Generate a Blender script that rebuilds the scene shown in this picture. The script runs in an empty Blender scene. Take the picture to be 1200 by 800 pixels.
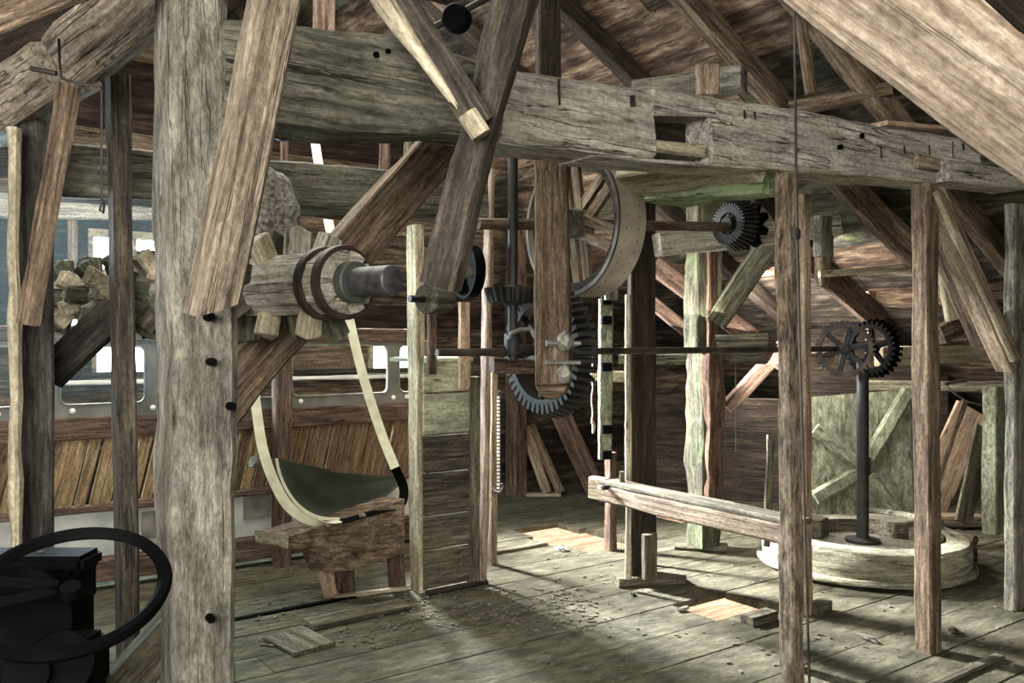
import bpy, bmesh, math, random
from mathutils import Vector, Matrix, noise
random.seed(7)
S = bpy.context.scene
COL = S.collection
# ---------------------------------------------------------------- camera, world, lights
F = 1000.0; CZ = 1.6; HY = 400.0
TH = math.radians(35.5)
U = Vector((math.cos(TH), math.sin(TH), 0)); V = Vector((-math.sin(TH), math.cos(TH), 0)); UP = Vector((0, 0, 1))
cd = bpy.data.cameras.new('camera'); cam = bpy.data.objects.new('camera', cd); COL.objects.link(cam)
cam.location = (0, 0, CZ); cam.rotation_euler = (math.pi / 2, 0, 0)
cd.sensor_width = 36; cd.lens = 36 * F / 1200; cd.clip_start = 0.05
S.camera = cam
S.view_settings.view_transform = 'Standard'; S.view_settings.look = 'None'
S.view_settings.gamma = 1; S.view_settings.use_curve_mapping = False
S.view_settings.exposure = 0.62
W = bpy.data.worlds.new('daylight'); S.world = W; W.use_nodes = True
W.node_tree.nodes['Background'].inputs[0].default_value = (0.86, 0.95, 1.0, 1)
W.node_tree.nodes['Background'].inputs[1].default_value = 5.0

def uv(u, v, z=0.0): return U * u + V * v + UP * z
def area(name, loc, target, size, energy, color, sy=None, spread=None):
    l = bpy.data.lights.new(name, 'AREA'); l.energy = energy; l.color = color; l.size = size
    if sy: l.shape = 'RECTANGLE'; l.size_y = sy
    if spread: l.spread = math.radians(spread)
    o = bpy.data.objects.new(name, l); COL.objects.link(o); o.location = loc
    o.rotation_euler = (Vector(target) - Vector(loc)).to_track_quat('-Z', 'Y').to_euler()
    return o
area('fill_front', (0.9, -2.5, 2.9), (1.5, 4, 1.7), 3.2, 440, (1.0, 0.965, 0.885))  # unseen fill lamp added behind the camera
area('fill_front_left', (-1.6, -0.8, 2.4), (-0.8, 4, 1.8), 1.8, 170, (1.0, 0.97, 0.95))  # second added fill, out of view, for the left side
area('fill_overhead', uv(1.6, 4.6, 3.9), uv(1.6, 4.6, 0.0), 2.6, 120, (1.0, 0.98, 0.90))  # added overhead fill, no real lamp hangs here
area('fill_rear', uv(5.9, 4.6, 1.9), uv(7.6, 3.8, 0.9), 1.4, 120, (1.0, 0.95, 0.88))  # unseen fill added to lift the dim right rear
area('fill_rear_up', uv(4.6, 5.0, 1.9), uv(5.2, 5.0, 4.0), 1.6, 42, (1.0, 0.93, 0.85))  # unseen fill added to brighten the roof boards
area('light_window_left', uv(0.7, 6.9, 2.2), uv(1.2, 3.0, 1.0), 0.9, 160, (0.74, 0.93, 1.0), 0.6)
area('light_window_centre', uv(3.05, 7.1, 2.55), uv(4.4, 3.2, 0.0), 0.45, 275, (0.95, 0.97, 1.0), 0.45, 62)
area('light_under_floor', uv(4.9, 5.3, -0.06), uv(4.9, 5.3, -2), 3.8, 105, (1.0, 0.86, 0.76))

# ---------------------------------------------------------------- pixel rays -> places in the room
def pY(px, py, Y): return Vector(((px - 600) / F * Y, Y, CZ + (HY - py) / F * Y))
def pv(px, py, v): r = (px - 600) / F; return pY(px, py, v / (V.x * r + V.y))
def pu(px, py, u): r = (px - 600) / F; return pY(px, py, u / (U.x * r + U.y))
def pf(px, py, z=0.0): return pY(px, py, (CZ - z) * F / (py - HY))

# ---------------------------------------------------------------- materials
MATS = {}
def lin(c, sat=1.0):
    g = sum(c) / 3; c = [g + (x - g) * sat for x in c]
    if sat < 1: c = [c[0], c[1] * 1.004, c[2] * .98]
    return tuple(((x / 255) / 12.92 if x / 255 <= 0.04045 else ((x / 255 + 0.055) / 1.055) ** 2.4) for x in c) + (1,)
def base_mat(name):
    m = bpy.data.materials.new(name); m.use_nodes = True
    nt = m.node_tree; return m, nt, nt.nodes, nt.links, nt.nodes['Principled BSDF']
def wood(name, dark, mid, light, crack=1.0, moss=None, mossamt=0.5, rough=0.85, ls=1.0, bump=0.5, blotch=0.35, sat=0.66, rings=0.0, axis='X', grit=1.0, fs=1.0):
    m, nt, N, L, bs = base_mat(name)
    tc = N.new('ShaderNodeTexCoord'); oi = N.new('ShaderNodeObjectInfo')
    mul = N.new('ShaderNodeMath'); mul.operation = 'MULTIPLY'; mul.inputs[1].default_value = 37.0
    L.new(oi.outputs['Random'], mul.inputs[0])
    add = N.new('ShaderNodeVectorMath'); add.operation = 'ADD'
    L.new(tc.outputs['Object'], add.inputs[0]); L.new(mul.outputs[0], add.inputs[1])
    def perm(sc): return sc if axis == 'X' else (sc[0], sc[0], sc[1])
    def nz(sc, scale, det, ro, dist=0.0):
        mp = N.new('ShaderNodeMapping'); mp.inputs['Scale'].default_value = perm(sc)
        L.new(add.outputs[0], mp.inputs[0])
        n = N.new('ShaderNodeTexNoise'); n.inputs['Scale'].default_value = scale
        n.inputs['Detail'].default_value = det; n.inputs['Roughness'].default_value = ro
        n.inputs['Distortion'].default_value = dist
        L.new(mp.outputs[0], n.inputs[0]); return n.outputs[0]
    def mix(kind, fac, a, b):
        x = N.new('ShaderNodeMix'); x.data_type = 'RGBA'; x.blend_type = kind
        if isinstance(fac, float): x.inputs[0].default_value = fac
        else: L.new(fac, x.inputs[0])
        for i, q in ((6, a), (7, b)):
            if isinstance(q, tuple): x.inputs[i].default_value = q
            else: L.new(q, x.inputs[i])
        return x.outputs[2]
    def ramp(src, p0, p1, c0=(0, 0, 0, 1), c1=(1, 1, 1, 1)):
        r = N.new('ShaderNodeValToRGB'); r.color_ramp.elements[0].position = p0; r.color_ramp.elements[1].position = p1
        r.color_ramp.elements[0].color = c0; r.color_ramp.elements[1].color = c1
        L.new(src, r.inputs[0]); return r.outputs[0]
    def g(v): return (v, v * .98, v * .95, 1)
    def math_(op, a, b):
        x = N.new('ShaderNodeMath'); x.operation = op
        for i, q in enumerate((a, b)):
            if isinstance(q, (int, float)): x.inputs[i].default_value = q
            else: L.new(q, x.inputs[i])
        return x.outputs[0]
    A = nz((1.3 * ls, 15 * fs, 15 * fs), 2.4, 10, 0.74, 0.2)
    Rm = N.new('ShaderNodeValToRGB'); e = Rm.color_ramp.elements
    e[0].position = 0.36; e[0].color = lin(dark, sat); e[1].position = 0.66; e[1].color = lin(light, sat)
    k = e.new(0.5); k.color = lin(mid, sat)
    L.new(A, Rm.inputs[0]); colr = Rm.outputs[0]
    B = nz((1.6, 4.5, 4.5), 1.4, 6, 0.65)
    colr = mix('MULTIPLY', 1.0, colr, ramp(B, 0.34, 0.64, g(1 - blotch), (1.22, 1.2, 1.17, 1)))
    Gt = nz((26, 44, 44), 1.6, 5, 0.7)
    colr = mix('MULTIPLY', min(1.0, .8 * grit), colr, ramp(Gt, 0.36, 0.62, g(0.55), (1.18, 1.18, 1.18, 1)))
    if rings:
        mp = N.new('ShaderNodeMapping'); mp.inputs['Scale'].default_value = perm((.55, 7, 7)); L.new(add.outputs[0], mp.inputs[0])
        wv = N.new('ShaderNodeTexWave'); wv.wave_type = 'BANDS'; wv.bands_direction = 'Y' if axis == 'X' else 'Z'
        wv.inputs['Scale'].default_value = 1.6; wv.inputs['Distortion'].default_value = 5.0; wv.inputs['Detail'].default_value = 3; wv.inputs['Detail Scale'].default_value = 0.8
        L.new(mp.outputs[0], wv.inputs[0])
        colr = mix('MULTIPLY', float(rings), colr, ramp(wv.outputs[1], 0.02, 0.35, (0.52, 0.44, 0.38, 1), (1.05, 1.04, 1.02, 1)))
    if moss:
        Mo = nz((1.5, 3, 3), 2.4, 8, 0.75)
        colr = mix('MIX', ramp(Mo, 0.60 - 0.3 * mossamt, 0.74 - 0.25 * mossamt, (0, 0, 0, 1), (.85, .85, .85, 1)), colr, lin(moss, .8))
    C = nz((0.42, 12, 12), 1.5, 4, 0.55, 0.1)
    ab = math_('ABSOLUTE', math_('SUBTRACT', C, 0.5), 0)
    mask = ramp(nz((.8, 5, 5), 1.3, 3, .5), 0.42, 0.56)
    line = math_('SUBTRACT', 1.0, ramp(ab, 0.002, 0.012))
    cr = math_('MULTIPLY', line, mask)
    colr = mix('MULTIPLY', math_('MULTIPLY', cr, min(1.0, .9 * crack)), colr, (0.16, 0.13, 0.11, 1))
    K = N.new('ShaderNodeTexVoronoi'); mpk = N.new('ShaderNodeMapping'); mpk.inputs['Scale'].default_value = perm((2.2, 6, 6))
    L.new(add.outputs[0], mpk.inputs[0]); L.new(mpk.outputs[0], K.inputs[0]); K.inputs['Scale'].default_value = 1.5
    colr = mix('MULTIPLY', 1.0, colr, ramp(K.outputs[0], 0.05, 0.14, (0.38, 0.33, 0.28, 1), (1, 1, 1, 1)))
    L.new(colr, bs.inputs['Base Color'])
    bs.inputs['Roughness'].default_value = rough; bs.inputs['Specular IOR Level'].default_value = 0.2
    h = math_('ADD', math_('MULTIPLY', A, 0.9), math_('MULTIPLY', Gt, 0.35))
    h = math_('SUBTRACT', h, math_('MULTIPLY', cr, 0.6 * crack))
    bp = N.new('ShaderNodeBump'); bp.inputs['Strength'].default_value = min(1.0, bump * 1.4); bp.inputs['Distance'].default_value = 0.03
    L.new(h, bp.inputs['Height']); L.new(bp.outputs[0], bs.inputs['Normal'])
    MATS[name] = m; return m
def metal(name, c1, c2, metallic=0.6, rough=0.5, scale=9):
    m, nt, N, L, bs = base_mat(name)
    tc = N.new('ShaderNodeTexCoord'); n = N.new('ShaderNodeTexNoise'); n.inputs['Scale'].default_value = scale; n.inputs['Detail'].default_value = 6
    L.new(tc.outputs['Object'], n.inputs[0])
    R = N.new('ShaderNodeValToRGB'); R.color_ramp.elements[0].position = 0.35; R.color_ramp.elements[1].position = 0.68
    R.color_ramp.elements[0].color = lin(c1); R.color_ramp.elements[1].color = lin(c2)
    L.new(n.outputs[0], R.inputs[0]); L.new(R.outputs[0], bs.inputs['Base Color'])
    bs.inputs['Metallic'].default_value = metallic; bs.inputs['Roughness'].default_value = rough
    bp = N.new('ShaderNodeBump'); bp.inputs['Strength'].default_value = 0.3; bp.inputs['Distance'].default_value = 0.01
    L.new(n.outputs[0], bp.inputs['Height']); L.new(bp.outputs[0], bs.inputs['Normal'])
    MATS[name] = m; return m

wood('beam_grey', (136, 126, 112), (206, 197, 182), (240, 232, 218), crack=1.0, bump=0.7, blotch=0.32)
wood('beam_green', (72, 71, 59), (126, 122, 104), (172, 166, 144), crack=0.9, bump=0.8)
wood('post_grey', (84, 80, 70), (134, 128, 114), (176, 168, 151), crack=.7, fs=.6, ls=1.5, bump=0.8, blotch=0.42)
wood('post_dark', (38, 36, 34), (62, 58, 53), (96, 90, 82), crack=0.8)
wood('slate', (54, 48, 42), (90, 80, 68), (132, 120, 102), crack=1.0, bump=0.7)
wood('brown', (66, 50, 38), (120, 96, 74), (168, 141, 114), crack=0.9, rings=.35)
wood('tan', (104, 84, 66), (158, 132, 108), (200, 176, 150), crack=0.6, bump=0.5, rings=.6)
wood('brace_tan', (88, 75, 61), (138, 121, 100), (180, 162, 140), crack=0.6, bump=0.5, rings=.5)
wood('big_brace', (112, 94, 78), (162, 140, 120), (198, 178, 158), crack=0.5, bump=0.5, rings=.55)
wood('bark', (56, 44, 34), (144, 120, 96), (206, 182, 152), crack=1.0, bump=1.0, ls=2.5)
wood('pale', (130, 116, 92), (178, 163, 132), (214, 200, 168), crack=0.6, bump=0.35)
wood('reddish', (58, 40, 33), (104, 76, 62), (148, 114, 96), crack=0.8)
wood('dark', (32, 24, 19), (58, 45, 36), (88, 70, 56), crack=0.9)
wood('mossy', (56, 54, 42), (98, 94, 74), (142, 138, 112), moss=(118, 132, 92), mossamt=0.30, bump=0.9)
wood('bright_moss', (84, 92, 66), (146, 160, 116), (190, 204, 158), moss=(150, 182, 120), mossamt=0.5, bump=0.9)
wood('olive', (62, 57, 44), (104, 97, 76), (148, 138, 110), crack=0.7)
wood('roof_boards', (30, 24, 20), (64, 52, 42), (126, 110, 90), crack=1.0, blotch=0.7, bump=.8, fs=.4, grit=.6)
wood('roof_green', (30, 28, 22), (66, 62, 46), (116, 110, 84), crack=1.0, moss=(92, 98, 62), mossamt=0.3, blotch=0.7, bump=.8, fs=.4, grit=.6)
wood('roof_rust', (48, 30, 22), (112, 80, 60), (176, 148, 122), crack=1.0, blotch=0.75, bump=.8, fs=.4, grit=.6)
wood('wall_boards', (46, 36, 28), (84, 69, 55), (146, 128, 110), crack=1.0, blotch=0.6, fs=.6, grit=.6)
wood('wall_dark', (30, 20, 18), (58, 40, 34), (96, 72, 60), crack=1.0, blotch=0.6, fs=.6, grit=.6)
wood('wainscot', (104, 78, 48), (156, 122, 80), (192, 160, 114), crack=0.7, blotch=0.3, rings=.3)
wood('wainscot_dark', (72, 50, 32), (114, 84, 56), (150, 118, 82), crack=0.7, blotch=0.3, rings=.3)
wood('floor_boards', (56, 52, 36), (80, 75, 53), (106, 100, 74), crack=0.4, bump=0.3, blotch=0.3, grit=.8, fs=.5, ls=2)
wood('floor_worn', (62, 58, 43), (88, 84, 63), (114, 109, 84), crack=0.4, bump=0.3, blotch=0.3, grit=.8, fs=.5, ls=2)
wood('green_board', (92, 98, 78), (136, 142, 116), (176, 178, 150), moss=(112, 130, 92), mossamt=0.25, crack=0.3, bump=0.6, ls=6)
wood('stone_rim2', (96, 100, 80), (146, 150, 124), (184, 186, 160), crack=0.6, bump=0.5)
wood('lid_green', (92, 98, 78), (136, 142, 114), (176, 180, 150), crack=0.4, bump=0.5, ls=3, fs=.5, blotch=.5)
wood('casing_lit', (120, 126, 100), (172, 180, 148), (210, 216, 186), crack=0.5, bump=0.4, blotch=.5, fs=.6)  # light on the upper casing planks put into a brighter wood
wood('rotten', (64, 44, 32), (116, 82, 62), (158, 124, 98), crack=1.0, bump=1.0)
wood('stone_rim', (104, 100, 80), (160, 155, 128), (202, 198, 172), crack=0.9, bump=0.6, axis='Z')
wood('orange_boards', (150, 110, 84), (204, 164, 134), (238, 208, 180), crack=0.5)
wood('beam_warm', (124, 106, 88), (184, 164, 142), (224, 208, 186), crack=.9, bump=.7)
metal('rim_pale', (128, 118, 102), (166, 156, 138), 0.0, 0.8, 5)
metal('iron', (14, 13, 13), (40, 37, 34), 0.15, 0.6)
metal('iron_rust', (34, 28, 24), (78, 66, 56), 0.4, 0.6)
metal('black_paint', (1, 1, 1), (5, 5, 6), 0.0, 0.7)
MATS['black_paint'].node_tree.nodes['Principled BSDF'].inputs['Specular IOR Level'].default_value = 0.06
metal('steel_grey', (86, 84, 78), (140, 136, 124), 0.3, 0.5)
metal('panel_grey', (76, 76, 70), (112, 110, 102), 0.1, 0.6, 5)
metal('band_lit', (150, 152, 146), (186, 188, 180), 0.1, 0.6, 5)  # lighter than the window plate: light on the skirting put into its colour
metal('belt_cream', (206, 202, 168), (232, 230, 200), 0.0, 0.6, 14)
metal('canvas_green', (76, 80, 66), (100, 103, 86), 0.0, 0.75, 5)
metal('green_metal', (46, 50, 44), (74, 80, 70), 0.2, 0.6, 8)
metal('gun_grey', (44, 44, 46), (88, 86, 86), 0.4, 0.55, 20)
metal('rope', (150, 122, 108), (196, 176, 156), 0.0, 0.9, 60)
metal('white_paint', (210, 208, 198), (236, 234, 226), 0.0, 0.6)
metal('rubble', (70, 66, 56), (112, 106, 92), 0.0, 0.95, 26)
metal('stone_grit', (70, 66, 56), (120, 114, 98), 0.0, 0.95, 40)
metal('rough_root', (56, 54, 48), (136, 130, 116), 0.0, 0.95, 60)

# ---------------------------------------------------------------- object helpers
def tag(o, label, cat=None, group=None, kind=None):
    if label: o['label'] = label
    if cat: o['category'] = cat
    if group: o['group'] = group
    if kind: o['kind'] = kind
    return o
def thing(name, loc, label, cat, group=None):
    o = bpy.data.objects.new(name, None); o.empty_display_size = 0.1
    COL.objects.link(o); o.location = loc
    return tag(o, label, cat, group)
def link(name, bm, mat, M=None, parent=None, smooth=35):
    bmesh.ops.recalc_face_normals(bm, faces=bm.faces)
    me = bpy.data.meshes.new(name); bm.to_mesh(me); bm.free()
    for p in me.polygons: p.use_smooth = True
    me.set_sharp_from_angle(angle=math.radians(smooth))
    me.materials.append(MATS[mat] if isinstance(mat, str) else mat)
    o = bpy.data.objects.new(name, me); COL.objects.link(o)
    M = M or Matrix.Identity(4)
    if parent:
        chain = Vector((0, 0, 0)); P = parent; PM = Matrix.Identity(4)
        while P: PM = P.matrix_basis @ PM; P = P.parent
        o.parent = parent; o.matrix_basis = PM.inverted() @ M
    else: o.matrix_basis = M
    return o
def orient(a, b, n):
    x = (b - a).normalized(); z = n - x * n.dot(x)
    if z.length < 1e-4: z = Vector((0, 0, 1)) - x * x.z
    z.normalize(); y = z.cross(x)
    M = Matrix((x, y, z)).transposed().to_4x4(); M.translation = a; return M
def loft_bm(stations, rough=0.004, ch=0.010, seed=0.0, k=3):
    """stations: (x, ylo, yhi, zlo, zhi) -> hewn solid with chamfered corners, k spans per face"""
    bm = bmesh.new(); rings = []
    for (x, y0, y1, z0, z1) in stations:
        c = min(ch, (y1 - y0) * .3, (z1 - z0) * .3); pts = []
        for (p, q) in (((y0 + c, z0), (y1 - c, z0)), ((y1, z0 + c), (y1, z1 - c)), ((y1 - c, z1), (y0 + c, z1)), ((y0, z1 - c), (y0, z0 + c))):
            for i in range(k):
                t = i / (k - 1); pts.append((p[0] + (q[0] - p[0]) * t, p[1] + (q[1] - p[1]) * t))
        ring = []
        for (y, z) in pts:
            d = Vector((x * 2.3 + seed, y * 5, z * 5)); d2 = Vector((x * 9 + seed, y * 16, z * 16))
            r = rough * (noise.noise(d) * 1.4 + noise.noise(d2) * 0.8)
            cy, cz = (y0 + y1) / 2, (z0 + z1) / 2
            l = math.hypot(y - cy, z - cz) or 1
            ring.append(bm.verts.new((x, y + (y - cy) / l * r * 1.4, z + (z - cz) / l * r * 1.4)))
        rings.append(ring)
    n = len(rings[0])
    for a, b in zip(rings, rings[1:]):
        for i in range(n): bm.faces.new((a[i], a[(i + 1) % n], b[(i + 1) % n], b[i]))
    bm.faces.new(rings[0][::-1]); bm.faces.new(rings[-1])
    return bm
def timber_bm(L, w, h, rough=0.004, taper=1.0, cut0=0.0, cut1=0.0, ch=0.010):
    n = max(2, int(L / 0.09)); st = []; sd = random.random() * 90
    for i in range(n + 1):
        t = i / n; s = 1 + (taper - 1) * t
        st.append((L * t, -w / 2 * s, w / 2 * s, -h / 2 * s, h / 2 * s))
    bm = loft_bm(st, rough, ch, sd)
    if cut0 or cut1:
        for v in bm.verts:
            t = v.co.x / L
            v.co.x += (1 - t) * cut0 * v.co.y / w + t * cut1 * v.co.y / w
    return bm
def T(name, label, cat, a, b, w, h, mat, n=None, parent=None, group=None, **kw):
    n = n or -V
    o = link(name, timber_bm((b - a).length, w, h, **kw), mat, orient(a, b, n), parent)
    return tag(o, label, cat if not parent else None, group)
def B(name, label, cat, p0, p1, wpx, t, mat, v=None, Y=None, u=None, n=None, **kw):
    if v is not None: a, b = pv(*p0, v), pv(*p1, v)
    elif u is not None: a, b = pu(*p0, u), pu(*p1, u)
    else: a, b = pY(*p0, Y[0]), pY(*p1, Y[1])
    w = wpx * (a.y + b.y) / 2 / F
    return T(name, label, cat, a, b, w, t, mat, n=n or Vector((0, -1, 0)), **kw)
def P(name, label, cat, cols, Y, z0, z1, mat, top=None, yaw=35.5, parent=None, dmax=0.4, **kw):
    """post whose left edge, near corner and right edge stand at three columns of the photo"""
    c, s = math.cos(math.radians(yaw)), math.sin(math.radians(yaw))
    def solve(cs):
        l, e, r = [(q - 600) / F for q in cs]
        X = e * Y
        w = max(0.02, min(dmax, (r * Y - X) / (c - r * s)))
        dd = (l * Y - X) / (-s - l * c); d = max(0.02, min(dmax, dd))
        return Vector((X, Y, 0)) + Vector((c, s, 0)) * (w / 2) + Vector((-s, c, 0)) * (d / 2), w, d
    c0, w, d = solve(cols); c1 = solve(top)[0] if top else c0
    a = Vector((c0.x, c0.y, z0)); b = Vector((c1.x, c1.y, z1))
    return T(name, label, cat, a, b, w, d, mat, n=Vector((s, -c, 0)), parent=parent, **kw)
def box_bm(bm, x0, x1, y0, y1, z0, z1, M=None):
    vs = [bm.verts.new((x, y, z)) for z in (z0, z1) for y in (y0, y1) for x in (x0, x1)]
    for f in ((0, 2, 3, 1), (4, 5, 7, 6), (0, 1, 5, 4), (2, 6, 7, 3), (0, 4, 6, 2), (1, 3, 7, 5)): bm.faces.new([vs[i] for i in f])
    if M:
        for q in vs: q.co = M @ q.co
    return vs
def tube_bm(bm, pts, r, seg=10, cap=True, closed=False):
    pts = [Vector(p) for p in pts]; rings = []; prev = None; n = len(pts)
    for i, p in enumerate(pts):
        if closed: t = pts[(i + 1) % n] - pts[i - 1]
        else: t = pts[min(i + 1, n - 1)] - pts[max(i - 1, 0)]
        t.normalize()
        if prev is None: x = t.orthogonal().normalized()
        else:
            x = prev - t * prev.dot(t)
            if x.length < 1e-5: x = t.orthogonal()
            x.normalize()
        prev = x; y = t.cross(x)
        rr = r[i] if isinstance(r, (list, tuple)) else r
        rings.append([bm.verts.new(p + (x * math.cos(2 * math.pi * k / seg) + y * math.sin(2 * math.pi * k / seg)) * rr) for k in range(seg)])
    m = n if closed else n - 1
    for i in range(m):
        a, b = rings[i], rings[(i + 1) % n]
        for k in range(seg): bm.faces.new((a[k], a[(k + 1) % seg], b[(k + 1) % seg], b[k]))
    if cap and not closed: bm.faces.new(rings[0][::-1]); bm.faces.new(rings[-1])
    return bm
def lathe_bm(bm, prof, seg=40, closed=False):
    """prof: (r, z) list, revolve about Z"""
    rings = [[bm.verts.new((r * math.cos(2 * math.pi * k / seg), r * math.sin(2 * math.pi * k / seg), z)) for k in range(seg)] for r, z in prof]
    m = len(rings) if closed else len(rings) - 1
    for i in range(m):
        a, b = rings[i], rings[(i + 1) % len(rings)]
        for k in range(seg): bm.faces.new((a[k], a[(k + 1) % seg], b[(k + 1) % seg], b[k]))
    if not closed:
        if prof[0][0] > 1e-4: bm.faces.new(rings[0][::-1])
        if prof[-1][0] > 1e-4: bm.faces.new(rings[-1])
    return bm
def axis_mat(c, ax):
    z = ax.normalized(); x = UP.cross(z)
    if x.length < 1e-3: x = Vector((1, 0, 0))
    x.normalize(); y = z.cross(x)
    M = Matrix((x, y, z)).transposed().to_4x4(); M.translation = c; return M
def cyl(name, a, b, r, mat, parent=None, seg=20, label=None, cat=None, prof=None):
    L = (b - a).length; bm = bmesh.new(); pr = prof(L) if prof else [(r * .96, 0), (r, 0.004), (r, L - 0.004), (r * .96, L)]
    lathe_bm(bm, pr, seg); Q = Matrix.Rotation(math.pi / 2, 4, 'Y')
    for q in bm.verts: q.co = Q @ q.co
    o = link(name, bm, mat, axis_mat(a, b - a) @ Q.inverted(), parent); return tag(o, label, cat)
def plank_bm(outline, t, bm=None):
    """flat polygon in local XY extruded by t in Z"""
    bm = bm or bmesh.new(); lo = [bm.verts.new((x, y, 0)) for x, y in outline]; hi = [bm.verts.new((x, y, t)) for x, y in outline]
    bm.faces.new(lo[::-1]); bm.faces.new(hi); n = len(lo)
    for i in range(n): bm.faces.new((lo[i], lo[(i + 1) % n], hi[(i + 1) % n], hi[i]))
    return bm
def vary(o, names, per, seed=1):
    """give each run of `per` faces (one board) one of several woods"""
    for n in names: o.data.materials.append(MATS[n])
    rnd = random.Random(seed); k = len(names) + 1; n = len(o.data.polygons)
    idx = []
    for i in range(0, n, per):
        c = rnd.randrange(k); idx += [c] * per
    o.data.polygons.foreach_set('material_index', idx[:n]); o.data.update()
UVM = Matrix((U, V, UP)).transposed().to_4x4()      # local x=u, y=v, z=up

# ================================================================ THE SETTING
def holes():
    c1, c2, c3 = pf(665, 627), pf(845, 710), pf(782, 602)
    out = []
    for c, du, dv in ((c1, .27, .36), (c2, .22, .17), (c3, .14, .16)):
        out.append((c.dot(U), c.dot(V), du, dv))
    return out
HOLES = holes()
def build_floor():
    bm = bmesh.new(); rnd = random.Random(3); v = -3.0
    while v < 8.2:
        w = rnd.uniform(0.27, 0.38)
        u = -4.0 + rnd.uniform(0, 2); segs = [(-4.6, u)]
        while u < 9.6:
            L = rnd.uniform(2.4, 4.6); segs.append((u, min(u + L, 9.8))); u += L
        for (a, b) in segs:
            cuts = [(a, b)]
            for hu, hv, du, dv in HOLES:
                ov = min(v + w, hv + dv) - max(v, hv - dv)
                if ov > 0.3 * w:
                    j0, j1 = rnd.uniform(-.06, .05), rnd.uniform(-.05, .06); new = []
                    for (p, q) in cuts:
                        if q < hu - du or p > hu + du: new.append((p, q))
                        else:
                            if p < hu - du + j0: new.append((p, hu - du + j0))
                            if q > hu + du + j1: new.append((hu + du + j1, q))
                    cuts = new
            dz = rnd.uniform(-.004, 0.0)
            for (p, q) in cuts:
                if q - p > 0.02:
                    box_bm(bm, p + .002, q - .002, v + .006, v + w - .006, -.045 + dz, dz)
        v += w
    o = link('floor', bm, 'floor_boards', UVM); o['kind'] = 'structure'; vary(o, ['floor_worn', 'floor_boards'], 6)
    bm = bmesh.new(); box_bm(bm, -4.6, 9.8, -3.0, 8.2, -0.32, -0.28)
    o = link('floor', bm, 'orange_boards', UVM); o['kind'] = 'structure'
build_floor()

VB = 7.45; RU = 1.6; RZ = 4.75; SL = 0.55; EU = 9.0         # gable wall, ridge, slope, eave
def roof_z(u): return RZ - SL * abs(u - RU)
def build_roof():
    bm = bmesh.new(); rnd = random.Random(5); ln = math.hypot(1, SL)
    for sgn, n in ((1, 31), (-1, 27)):
        s = 0.0
        for i in range(n):
            w = rnd.uniform(.24, .34); v = -3.2 - rnd.uniform(0, 2); 
            while v < VB + .2:
                L = rnd.uniform(2.2, 4.2); e = min(v + L, VB + .2); dz = rnd.uniform(0, .012)
                u0, u1 = RU + sgn * s / ln, RU + sgn * (s + w - .006) / ln
                vs = []
                for zz in (0.0, 0.03):
                    for (uu, vv) in ((u0, v + .003), (u1, v + .003), (u1, e - .003), (u0, e - .003)):
                        vs.append(bm.verts.new((uu, vv, roof_z(uu) + zz + dz)))
                for f in ((0, 1, 2, 3), (7, 6, 5, 4), (0, 4, 5, 1), (1, 5, 6, 2), (2, 6, 7, 3), (3, 7, 4, 0)): bm.faces.new([vs[j] for j in f])
                v = e
            s += w
    # a roofing skin above the boards closes the cracks
    for sgn, uu in ((1, 10.2), (-1, -6.5)):
        a = [bm.verts.new(p) for p in ((RU, -3.4, RZ + .06), (uu, -3.4, roof_z(uu) + .06), (uu, VB + .3, roof_z(uu) + .06), (RU, VB + .3, RZ + .06))]
        b = [bm.verts.new(q.co + Vector((0, 0, .03))) for q in a]
        bm.faces.new(a); bm.faces.new(b[::-1])
        for i in range(4): bm.faces.new((a[i], b[i], b[(i + 1) % 4], a[(i + 1) % 4]))
    bmM = UVM @ Matrix.Rotation(0, 4, 'X')
    # grain runs along v: put the mesh in a frame whose x axis is v
    R = Matrix.Rotation(math.pi / 2, 4, 'Z')
    for q in bm.verts: q.co = R.inverted() @ q.co
    o = link('ceiling', bm, 'roof_boards', UVM @ R); o['kind'] = 'structure'; vary(o, ['roof_green', 'roof_rust', 'roof_boards'], 6, 4)
build_roof()

# gable wall of horizontal boards with window openings
def zat(px, py, v): return pv(px, py, v).z
def uat(px, v): return pv(px, 400, v).dot(U)
WINS = [(uat(58, VB), uat(96, VB), zat(80, 381, VB), zat(80, 332, VB)),
        (uat(108, VB), uat(205, VB), zat(145, 350, VB), zat(145, 279, VB)),
        (uat(112, VB), uat(176, VB), zat(145, 440, VB), zat(145, 404, VB)),
        (uat(435, VB), uat(500, VB), zat(455, 436, VB), zat(455, 405, VB))]
def wall_boards(name, w0, w1, ztop, thick, M, wins, mat, bw=(.16, .24)):
    """x along wall; boards stacked in z; ztop(x) max height"""
    bm = bmesh.new(); rnd = random.Random(11); z = 0.0
    zs = sorted({q for w in wins for q in (w[2], w[3])})
    while z < 5.0:
        h = rnd.uniform(*bw); z1 = z + h
        for q in zs:
            if z < q - 1e-4 < z1: z1 = q; break
        if z1 - z < 1e-3: z1 = z + .02
        cuts = [(w0, w1)]
        for w in wins:
            if z >= w[2] - 1e-3 and z1 <= w[3] + 1e-3:
                new = []
                for (p, q) in cuts:
                    if q <= w[0] or p >= w[1]: new.append((p, q))
                    else:
                        if p < w[0]: new.append((p, w[0]))
                        if q > w[1]: new.append((w[1], q))
                cuts = new
        d = rnd.uniform(-.006, .006)
        for (p, q) in cuts:
            a, b = p, q
            if ztop:
                while a < b and ztop(a) < z: a += .04
                while b > a and ztop(b) < z: b -= .04
            if b - a > .02: box_bm(bm, a, b, d, thick + d, z - .001, z1 + .001)
        z = z1
    o = link(name, bm, mat, M); o['kind'] = 'structure'; vary(o, ['wall_dark', 'brown'], 6, 8); return o
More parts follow.
